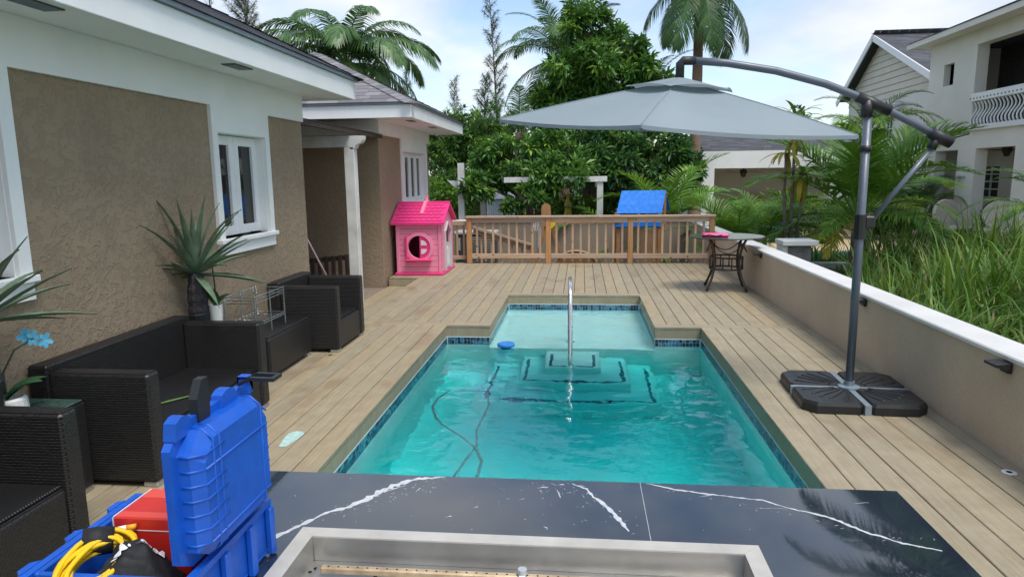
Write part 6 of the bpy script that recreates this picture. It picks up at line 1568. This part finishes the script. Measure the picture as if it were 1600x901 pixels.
tree('shrub', 'green shrub along the far side of the turquoise pool', (6.6, 20.5, -.42), [(6.3, 20.4, .3, 1.4, .6, .75, 330)], .17, 12, 'leaf_bright', 28, .04, 'shrub')
for i, (x, y, z, rx, rz, sd_, lab) in enumerate(((-9.5, 33, 2.0, 3.0, 2.3, 31, 'far green tree low behind the house roof'), (-4.6, 34, 2.2, 2.6, 2.4, 32, 'far green tree behind the dense round topped tree'), (-.6, 33, 2.2, 2.6, 2.6, 33, 'far green tree behind the leafy pergola trees'), (3.8, 33, 2.0, 2.4, 2.3, 34, 'far green tree left of the white garden building roof'), (7.5, 36, 2.2, 2.8, 2.4, 35, 'far green tree behind the white garden building'), (10.3, 38.5, 2.6, 2.6, 2.6, 36, 'far green tree behind the clapboard gable'))):
    tree('far_tree', lab, (x, y, -.75), [(x - rx * .45, y, z * .9, rx * .7, 1.4, rz * .9, 330), (x + rx * .45, y, z, rx * .7, 1.4, rz, 330), (x, y - .4, z * .35, rx, 1.0, rz * .7, 300)], .26, 10, 'leaf_dark', sd_, .15, group='far trees behind the garden')
# feathery casuarinas
def casuarina(label, base, H, spread, nb, seed, dense=1.0):
    r = np.random.default_rng(seed); t = thing('casuarina', label, 'tree', base, group='feathery trees on the skyline'); b = np.array(base, float)
    m = MB(); sway = r.normal(size=2) * .03 * H; tp = [(b[0] + sway[0] * u * u, b[1] + sway[1] * u * u, b[2] + H * u) for u in np.linspace(0, 1, 8)]
    m.tube(tp, [.055 * (1 - .9 * u) * (H / 9) + .006 for u in np.linspace(0, 1, 8)], 6); V = []; F = []; T = []
    for i in range(nb):
        u = .25 + .75 * (i + r.random()) / nb; az = r.uniform(0, 2 * PI); ln = spread * (1.12 - u) * r.uniform(.6, 1.2) + .15; el = R(r.uniform(35, 65))
        p0 = np.array([b[0] + sway[0] * u * u, b[1] + sway[1] * u * u, b[2] + H * u]); d = np.array([math.cos(az) * math.cos(el), math.sin(az) * math.cos(el), math.sin(el)])
        m.tube([p0, p0 + d * ln * .6, p0 + d * ln + np.array([0, 0, .1 * ln])], [.018, .010, .004], 4)
        for k in range(int(ln * 55 * dense) + 6):
            s_ = r.uniform(.2, 1.05); q = p0 + d * ln * s_; nd = d * .3 + r.normal(size=3) * .45 + np.array([0, 0, .15 - .5 * r.random()]); nd /= np.linalg.norm(nd); l = r.uniform(.18, .38); sd2 = np.cross(nd, r.normal(size=3)); sd2 /= np.linalg.norm(sd2); w = .009
            c = len(V); V += [q - sd2 * w, q + sd2 * w, q + nd * l + np.array([0, 0, -.05])]; F.append((c, c + 1, c + 2)); T += [float(np.clip(r.normal(.5, .2), 0, 1))] * 3
    m.build('trunk', 'bark', t, smooth=True); bulk('crown', np.array(V), np.array(F), 'needle', T, t, base)
casuarina('thin feathery casuarina rising beside the coconut fronds', (-4.4, 37, -.75), 12.5, 1.3, 80, 41, 1.5)
casuarina('short feathery casuarina tip above the end of the house roof', (-9.3, 37, -.75), 8.2, 1.0, 60, 42, 1.4)
casuarina('sparse feathery casuarina above the dense round topped tree', (-7.0, 38, -.75), 7.6, 1.3, 60, 43, 1.3)
casuarina('spreading feathery casuarina just left of the parasol tip', (-5.2, 36, -.75), 7.4, 1.6, 80, 44, 1.4)
casuarina('tall bushy casuarina above the near roof ridge', (-15.9, 33, -.75), 12.5, 2.6, 150, 45, 1.5)
casuarina('thin casuarina branches above the near roof edge', (-18.4, 34, -.75), 14.0, 1.6, 50, 46, .6)
casuarina('casuarina standing behind the tall palm trunk', (-9.8, 31, -.75), 7.6, 1.8, 80, 47, 1.2)

# tall grass behind the wall
def grass(name, n, xr, yr, hfun, seed, w=.011, dens=None, mat='grass_blade'):
    r = np.random.default_rng(seed); V = []; F = []; T = []
    x = r.uniform(*xr, n * 3); y = r.uniform(*yr, n * 3); keep = np.nonzero(dens(x, y, r))[0][:n] if dens else np.arange(n); x = x[keep]; y = y[keep]; n = len(x); az = r.uniform(0, 2 * PI, n); ln = np.array([hfun(a, b) for a, b in zip(x, y)]) * r.uniform(.55, 1.15, n); bend = r.uniform(.2, 1.5, n) ; el0 = np.radians(r.uniform(68, 89, n)); ww = w * r.uniform(.7, 1.6, n)
    seg = 5; ang = el0.copy(); P = np.stack([x, y, np.full(n, -.43)], 1); sd_ = np.stack([-np.sin(az), np.cos(az), np.zeros(n)], 1); rows = []
    for k in range(seg + 1):
        u = k / seg; wv = (ww * (1 - u ** 2.2) + .0006)[:, None]; rows.append(P - sd_ * wv); rows.append(P + sd_ * wv)
        d = np.stack([np.cos(az) * np.cos(ang), np.sin(az) * np.cos(ang), np.sin(ang)], 1); P = P + d * (ln / seg)[:, None]; ang = ang - bend * (.12 + .9 * u * u)
    V = np.stack(rows, 1).reshape(-1, 3); V[:, 0] = np.maximum(V[:, 0], 2.645 - .0 * V[:, 0]); K = 2 * (seg + 1); i = np.arange(n)[:, None] * K; q = np.concatenate([np.stack([i[:, 0] + 2 * k, i[:, 0] + 2 * k + 1, i[:, 0] + 2 * k + 3, i[:, 0] + 2 * k + 2], 1) for k in range(seg)])
    T = np.repeat(np.clip(r.normal(.48, .22, n), 0, 1), K)
    o = bulk(name, V, q, mat, T); return o
gden = lambda x, y, r: x > .415 * y + .25 * r.normal(size=len(x)) + .1 * np.sin(3 * y)
gh = lambda a, b: .84 - (.22 if b > 8.5 else 0) + .30 * math.sin(a * 1.9 + b * 1.3) + .22 * math.sin(3.1 * a - 2.2 * b) + (.42 if (a > 3.9) else 0) + (.25 if a > 5 else 0)
o = grass('tall_grass', 6500, (2.68, 8.0), (3.4, 13.5), gh, 51, .014, gden)
tag(o, 'tall green grass growing behind the tan wall', 'grass', kind='stuff')
o = grass('dry_grass', 700, (2.68, 8.0), (3.4, 13.5), lambda a, b: gh(a, b) * .95, 53, .010, gden, 'leaf_brown')
tag(o, 'dry brown stems standing among the tall green grass', 'grass', kind='stuff')
o = grass('broad_grass', 900, (2.68, 7.0), (3.4, 12), lambda a, b: gh(a, b) * .9, 54, .026, gden, 'leaf_bright')
tag(o, 'broad bright weed blades among the tall grass by the wall', 'grass', kind='stuff')
o = grass('short_grass', 6000, (2.68, 10.0), (10.5, 17.0), lambda a, b: .35 + .15 * math.sin(a * 2 + b), 52, .010)
tag(o, 'short grass around the garden palms', 'grass', kind='stuff')
